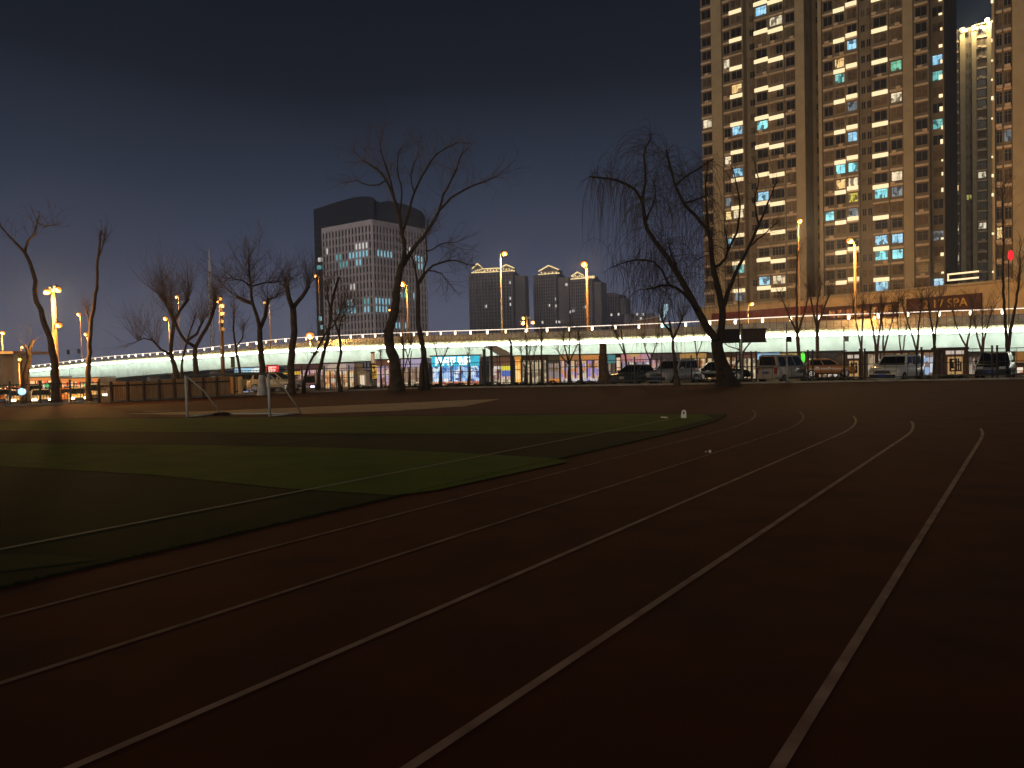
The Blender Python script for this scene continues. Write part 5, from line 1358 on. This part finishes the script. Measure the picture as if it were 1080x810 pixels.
shop("shop with an orange fascia and violet goods left of the brown tree stub", 612.5, 632, 79, 374.6, 380, emit("orange_fascia", (.85, .33, .08), .55), mixed_in, 3, base=goods("violet_tubs", [(.45, .4, .75), (.7, .7, .85), (.3, .25, .4), (.8, .75, .6)], .65, 2.72))
shop("small shop with a teal sign right of the brown tree stub", 641, 649, 79, 374.4, 383, emit("teal_fascia", (.10, .30, .32), .6), dim_in, 2)
shop("orange lit shop entrance right of the teal signed shop", 649.5, 655, 79, 374, 377, mat("brown_fascia", (.16, .09, .05)), goods("peach_doorway", [(.9, .5, .28), (.8, .4, .2), (.9, .65, .45)], .8, 1.1), 1)
shop("shop with a pink and red sign band above the dark car", 655.5, 686, 80, 373.8, 381.5, goods("pink_fascia", [(.65, .25, .25), (.75, .45, .15), (.6, .35, .45), (.7, .3, .3)], .6, .45), goods("lavender_interior", [(.55, .5, .7), (.7, .65, .75), (.35, .3, .4), (.75, .7, .65)], .6, 2.21), 4)
shop("pale violet shop front above the silver car with an orange patch", 686.5, 717, 80, 373.4, 379, mat("violet_fascia", (.3, .24, .28), .7, .15, 1), pink_in, 5)
shop("cream and orange shop front right of the silver car", 717.5, 745, 80, 373, 378, emit("amber_fascia", (.65, .35, .1), .5), warm_in, 4)
shop("cream shop front with an orange sign just left of the willow's foot", 745.5, 777, 80, 372.8, 377, mat("brown_fascia", (.16, .09, .05)), warm_in, 5)
shop("shop front in cream light under the two dark signboards", 777.5, 799, 80, 372.6, 378, mat("salmon_render", (.5, .26, .2)), cream_in, 4)
shop("shop with a pale blue glowing sign above the grey van", 799.5, 823, 82, 372.6, 379, emit("sky_fascia", (.35, .62, .85), .9), dim_in, 4)
shop("shop with a blue and amber sign right of the grey van", 823.5, 845, 82, 372.4, 379, goods("blue_amber_fascia", [(.2, .4, .7), (.7, .42, .1), (.3, .5, .75), (.7, .5, .15)], .7, .5), warm_in, 4)
shop("dim shop front with dark upper lattice and a bright lower row of goods", 850, 890, 84, 371.5, 385, mat("grey_lattice_fascia", (.17, .15, .12), .8, .4, 2.5), goods("bright_low_goods", [(.8, .6, .35), (.3, .2, .12), (.75, .7, .6), (.6, .3, .15), (.2, .15, .1)], .6, 2.04), 7)
shop("lavender lit shop front between the great bare tree and its right neighbour", 423, 446, 80, 379, 387, goods("lavender_fascia", [(.42, .38, .6), (.6, .55, .62), (.36, .3, .5)], .6, .5), dim_in, 3, base=cream_in)
shop("rose coloured shop front left of the great bare tree, behind the yellow upright sign", 396, 415, 82, 380, 386, mat("rose_render", (.38, .24, .22), .8, .2, .9), pink_in, 4)
shop("shop front in mixed light between the tall leaning tree and the white kiosk", 341, 373, 84, 384, 391, goods("dull_fascia", [(.3, .2, .22), (.45, .36, .3), (.24, .2, .24)], .6, .5), warm_in, 5)
shop("shop front with a pink gable window behind the minibus", 311, 340.5, 92, 385, 390, mat("plum_fascia", (.22, .13, .17), .8, .2, .9), pink_in, 4)
r_, f_, L_, zf_, zt_, sb_ = shop("shop with a cyan and white glowing sign left of the limewashed tree", 247, 276, 84, 388.5, 394.5, goods("cyan_fascia", [(.2, .5, .75), (.6, .8, .9), (.15, .35, .6), (.4, .7, .85)], .85, .6), goods("blue_white_interior", [(.3, .4, .7), (.7, .75, .8), (.5, .5, .6), (.2, .2, .3)], .7, 2.21), 4)
# red lit sign and other signs
def board(name, label, px0, px1, py0, py1, Y, m, zb=STREET_Z, ang=0.0, pole=True, cat="sign", glyph=None, th=.15, polex=None, vertical=True):
    a = P(px0, py1, Y); fr = Frame(a, ang); L = fr.s_at(px1, py1)[0]; z0 = a.z; z1 = fr.s_at((px0 + px1) / 2, py0)[1]
    root = thing(name, label, cat, (a.x, a.y, zb), world=True)
    mb = MB(); fr.box(mb, 0, L, 0, th, z0, z1); bd = mb.build("board", m, root)
    mb = MB(); fr.box(mb, -.04, L + .04, -.02, -.003, z1 - .05, z1 + .03); fr.box(mb, -.04, L + .04, -.02, -.003, z0 - .03, z0 + .05); mb.build("border", trim, bd)
    if pole:
        x = L * (.5 if polex is None else polex)
        mb = MB(); mb.tube([fr.w(x, th + .07, zb), fr.w(x, th + .07, z1 - .1)], .06, 8); mb.build("pole", polemetal, root)
    if glyph:
        n, gm, seed = glyph; glyphs(fr, L * .15, L * .85, -.06, z0 + .1, z1 - .1, n, gm, bd, seed=seed, vertical=vertical, th=.16)
    return root
redg = emit("red_sign_face", (.85, .02, .025), .9)
board("lit_sign", "red lit upright sign with pale pink characters right of the limewashed tree", 281.5, 294, 385, 401.5, 66, redg, glyph=(2, emit("pink_glyph", (1, .62, .55), 1.3), 8))
yel = emit("yellow_sign_face", (.75, .40, .03), .8)
board("lit_sign", "slim yellow upright sign with dark characters left of the great bare tree", 392, 397.5, 384.5, 400, 60, yel, zb=PARK_Z, glyph=(3, mat("sign_ink", (.10, .035, .01), .7), 12))
board("lit_sign", "narrow reddish upright banner above the slim yellow sign", 391.5, 395, 371.5, 384, 62, emit("rust_banner", (.40, .16, .05), .5), zb=PARK_Z, glyph=(3, emit("banner_glyph", (.8, .55, .35), .6), 14))
ysn = emit("yellow_street_sign", (.75, .45, .05), .75)
GN = "yellow direction boards"
for lb, x0, x1, y0, y1 in (("yellow direction board left of the limewashed tree", 254, 264.5, 394.6, 399), ("upper yellow direction board left of the Y forked pollard", 294.5, 305, 392.5, 395.5), ("lower short yellow direction board under the upper one", 292, 298.5, 397, 399), ("yellow direction board right of the Y forked pollard's trunk", 310, 316.5, 391, 396)):
    o = board("direction_sign", lb, x0, x1, y0, y1, 62, ysn, zb=PARK_Z); o["group"] = GN
brd = mat("brown_board_back", (0.055, 0.032, 0.022), .7, .2, 1.5)
GB = "dark brown signboards beside the willow"
o = board("sign_board", "darker signboard half hidden behind the willow's trunk, left of the pale pole", 757, 780, 347.5, 361.5, 46, mat("dark_board_back", (0.02, 0.016, 0.014), .7, .2, 1.5), zb=0, polex=.98, pole=False); o["group"] = GB
o = board("sign_board", "brown signboard right of the pale pole beside the willow", 783.5, 808, 347, 361, 46, brd, zb=0, pole=False); o["group"] = GB
p = P(781.8, 347, 46.3); mb = MB(); mb.tube([(p.x, p.y, 0), (p.x, p.y, 3.6)], .06, 8); tag(mb.build("sign_pole", polemetal), "pale steel pole standing between the two dark signboards", "pole")
# thin dark camera poles
GK = "thin dark poles with a small box"
for px, pb, pt, Y, lb in ((829.5, 408, 340, 43.5, "thin dark pole with a small camera box in front of the grey van"), (890, 405, 345, 50, "thin dark pole with a small box left of the white off-roader")):
    c = P(px, pt, Y); root = thing("camera_pole", lb, "pole", (c.x, c.y, 0), world=True, group=GK)
    mb = MB(); mb.tube([(c.x, c.y, 0), (c.x, c.y, 1.1), (c.x, c.y, 1.12), c], [.07, .07, .045, .035], 7); mb.build("pole", polemetal if px < 850 else darkmetal, root)
    q = P(px + 2.5, 357.5, Y - .1); mb = MB(); mb.box(q, (.26, .16, .34)); mb.build("camera_box", trim if px < 850 else polemetal, root)
c = P(779, 318, 60)
mb = MB(); mb.tube([(c.x + .05, c.y, PARK_Z), c + Vector((0, 0, 3))], [.06, .04], 6); tag(mb.build("utility_pole", darkmetal), "long thin dark pole rising behind the left signboard into the podium", "pole")
c = P(553.5, 335, 52); mb = MB(); mb.tube([(c.x + .1, c.y, PARK_Z), c + Vector((0, 0, .2))], [.045, .03], 6); tag(mb.build("utility_pole", darkmetal), "long thin dark pole crossing the bridge below the three headed lamp", "pole")
c = P(233, 312, 75); mb = MB(); mb.tube([(c.x, c.y, STREET_Z), (c.x, c.y, c.z)], [.16, .12], 8)
cl = thing("lamp_mast", "thick amber lit mast with a boxy lattice head between the pollards", "mast", (c.x, c.y, STREET_Z), world=True); mb.build("pole", yellowpole, cl)
mb = MB()
for k in range(5): mb.box((c.x + rng.uniform(-.15, .15), c.y - .2, c.z - .3 - k * .75), (.5, .25, .3))
mb.build("cabinet", mat("amber_cabinet", (.5, .33, .16), .6, .2, 3), cl)
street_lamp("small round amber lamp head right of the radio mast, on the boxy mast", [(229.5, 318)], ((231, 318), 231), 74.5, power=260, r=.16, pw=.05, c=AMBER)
# white canopy
a = P(512, 365.5, 64)
cano = thing("canopy", "white pitched canopy roof on thin legs above the salmon shop", "canopy", (a.x, a.y, PARK_Z), world=True)
p0, p1, p2, p3 = P(511.5, 365.5, 63), P(524, 365, 67), P(541, 375, 67), P(527, 375, 63)
mb = MB(); up = Vector((0, 0, .07)); mb.hexa([p0, p3, p2, p1, p0 + up, p3 + up, p2 + up, p1 + up]); mb.build("roof_sheet", mat("white_canopy_cloth", (.55, .55, .5), .8), cano)
mb = MB()
for p in (p0, p1): mb.tube([(p.x, p.y, STREET_Z), p], .04, 6)
for p in (p2, p3): mb.tube([(p.x, p.y, STREET_Z), p], .04, 6)
mb.bar(p0, p3, .06); mb.bar(p1, p2, .06); mb.build("leg", darkmetal, cano)
# white kiosk tent
a = P(375.5, 391, 70); fr = Frame(a, 0); L = fr.s_at(386, 391)[0]
kt = thing("white_kiosk", "small white tent kiosk with sloping side left of the yellow upright sign", "kiosk", (a.x, a.y, PARK_Z), world=True)
mb = MB(); fr.box(mb, .2, L, .1, 1.8, STREET_Z, a.z - .25); mb.build("wall", mat("tent_cloth", (.6, .56, .48), .8), kt)
mb = MB(); mb.hexa([fr.w(0, 0, a.z - .25), fr.w(L + .1, 0, a.z - .25), fr.w(L + .1, 1.9, a.z - .25), fr.w(0, 1.9, a.z - .25), fr.w(.3, .5, a.z), fr.w(L - .3, .5, a.z), fr.w(L - .3, 1.4, a.z), fr.w(.3, 1.4, a.z)]); mb.build("roof", mat("tent_cloth", (.6, .56, .48)), kt)
mb = MB(); fr.box(mb, .35, L - .15, .06, .096, STREET_Z + .7, a.z - .45); mb.build("counter_light", emit("kiosk_light", (1, .85, .62), .75), kt)
# brown wooden kiosks
kw = mat("kiosk_wood", (.13, .062, .03), .7, .25, 1.5); kl = mat("kiosk_lettering", (.05, .02, .01), .8)
def kiosk(label, px0, px1, py0, Y, seed):
    a = P(px0, py0, Y); fr = Frame(a, -.15); L = fr.s_at(px1, py0)[0]; zt = a.z
    root = thing("wooden_kiosk", label, "kiosk", (a.x, a.y, STREET_Z), world=True, group="brown wooden kiosks")
    mb = MB(); fr.box(mb, 0, L, 0, 2.2, STREET_Z, zt - .2); mb.build("wall", kw, root)
    mb = MB(); fr.box(mb, -.2, L + .2, -.3, 2.4, zt - .198, zt); mb.build("roof", mat("kiosk_roof", (.07, .035, .02), .8), root)
    mb = MB(); fr.box(mb, .15, L - .15, -.08, -.004, zt - .62, zt - .3); sb = mb.build("sign_board", emit("kiosk_sign", (.85, .72, .6), .6), root)
    mb = MB(); fr.box(mb, .3, L - .25, -.07, -.004, STREET_Z + .5, zt - .85); wn = mb.build("lit_panel", emit("kiosk_panel", (.70, .42, .16), .55), root)
    glyphs(fr, .4, L - .35, -.12, STREET_Z + 1.0, zt - 1.0, 2, kl, wn, seed=seed, th=.1)
    mb = MB()
    for x in (.05, L / 2, L - .05): fr.box(mb, x - .06, x + .06, -.11, -.083, STREET_Z, zt - .2)
    mb.build("frame", kw, root)
kiosk("small brown kiosk with a lit panel left of the white off-roader", 892, 908, 371, 70, 21)
kiosk("tall brown kiosk with a lit panel and white sign strip right of the white off-roader", 995.5, 1018, 366.5, 68, 22)
a = P(910, 370.5, 72); b = P(996, 366, 69); fr = Frame(a, math.atan2(b.y - a.y, b.x - a.x)); L = (b - a).length
sh = thing("long_shelter", "long low shelter with a dark roof joining the two brown kiosks, behind the white off-roader", "shelter", (a.x, a.y, STREET_Z), world=True)
mb = MB(); fr.box(mb, .1, L - .3, -.6, 3, a.z - .25, a.z); mb.build("roof", mat("kiosk_roof", (.07, .035, .02)), sh)
mb = MB()
for k in range(6): x = .3 + (L - .9) * k / 5; fr.box(mb, x, x + .12, 0, .12, STREET_Z, a.z - .252)
mb.build("pillar", kw, sh)
mb = MB(); fr.box(mb, .3, L * .62, 2.0, 2.1, STREET_Z, a.z - .3); mb.build("back_wall", goods("shelter_interior", [(.35, .24, .14), (.55, .42, .27), (.2, .13, .08), (.6, .5, .38)], .5, 2.04), sh)
mb = MB(); fr.box(mb, L * .66, L - .4, 1.9, 2.0, STREET_Z, a.z - .35); mb.build("lit_display", goods("shelter_display", [(.3, .45, .75), (.65, .7, .8), (.2, .15, .12), (.8, .75, .7), (.5, .5, .6)], .8, 1.70), sh)
shop("peach lit stall at the right edge right of the black car", 1072, 1100, 72, 384, 387, mat("brown_fascia", (.16, .09, .05)), goods("peach_stall", [(.95, .6, .35), (.9, .75, .6), (.5, .2, .1), (.95, .8, .7)], .9, 1.70), 3, cat="stall", name="market_stall")
shop("pale lit house front behind the black car at the right edge", 1022, 1071, 84, 371, 376, mat("grey_lattice_fascia", (.17, .15, .12)), dim_in, 6)
# gatehouse with orange canopy at the left edge
a = P(-14, 374, 96); fr = Frame(a, 0.0); L = fr.s_at(17, 374)[0]
gh = thing("gatehouse", "small gatehouse with pinkish lit windows under an orange edged canopy at the left edge", "building", (a.x, a.y, STREET_Z), world=True)
mb = MB(); fr.box(mb, .3, L - 2.2, .6, 6, STREET_Z, a.z - .05); mb.build("wall", mat("gatehouse_render", (.3, .2, .13), .8, .15, .8), gh)
mb = MB(); fr.box(mb, -1, L + .2, -.8, 6.5, a.z, a.z + .35); mb.build("canopy", mat("canopy_brown", (.25, .13, .06), .7), gh)
mb = MB(); fr.box(mb, -1, L + .15, -.86, -.81, a.z + .02, a.z + .33); mb.build("canopy_light", emit("canopy_edge_light", (1.0, .42, .08), .85), gh)
zw = fr.s_at(4, 391)[1]
for k in range(3):
    mb = MB(); x = .6 + k * (L - 3) / 3; fr.box(mb, x, x + (L - 3) / 3 - .3, .54, .595, zw, a.z - .9); mb.build("window", goods("gatehouse_panes", [(.8, .55, .45), (.75, .42, .3), (.55, .3, .2)], .7, .9), gh)
mb = MB(); fr.box(mb, L - .5, L - .1, .2, .6, STREET_Z, a.z - .003); mb.build("column", pilA, gh)
# orange lit shops far left behind the cars
shop("row shop with orange lit windows behind the cars, left of the leaning bare tree", 30, 56, 120, 398.5, 401.5, emit("deep_orange_fascia", (.85, .28, .05), .8), goods("red_orange_shop", [(.85, .34, .1), (.75, .12, .06), (.95, .6, .3), (.3, .1, .05), (.8, .5, .3)], 1.1, 1.70), 4)
shop("row shop with an orange lintel behind the cars, right of the leaning bare tree", 64, 104, 118, 399.5, 402.5, emit("deep_orange_fascia", (.7, .25, .05)), goods("red_orange_shop", [], .65), 6)
shop("small shop with red and brown light at the very left edge behind the waiting cars", -12, 22, 118, 401, 404, mat("brown_fascia", (.16, .09, .05)), goods("red_orange_shop", [], .65), 4)

# small dark boards on the far ramp and a dark box before the girder
GR = "small dark boards on the bridge ramp"
for px, py, lb in ((72, 372.5, "small dark board above the bridge ramp rail, just right of the leaning bare tree"), (83, 371.5, "small dark board above the bridge ramp rail, halfway to the slim tree")):
    o = board("road_sign", lb, px - 1.4, px + 1.4, py - 3.6, py + 1.2, 186, trim, zb=0); o["group"] = GR
board("control_box", "small dark upright box on a post before the white girder, left of the teal signal", 243.6, 247.2, 376.5, 387, 64, mat("dark_green_box", (.02, .04, .03), .6), zb=PARK_Z, cat="box")
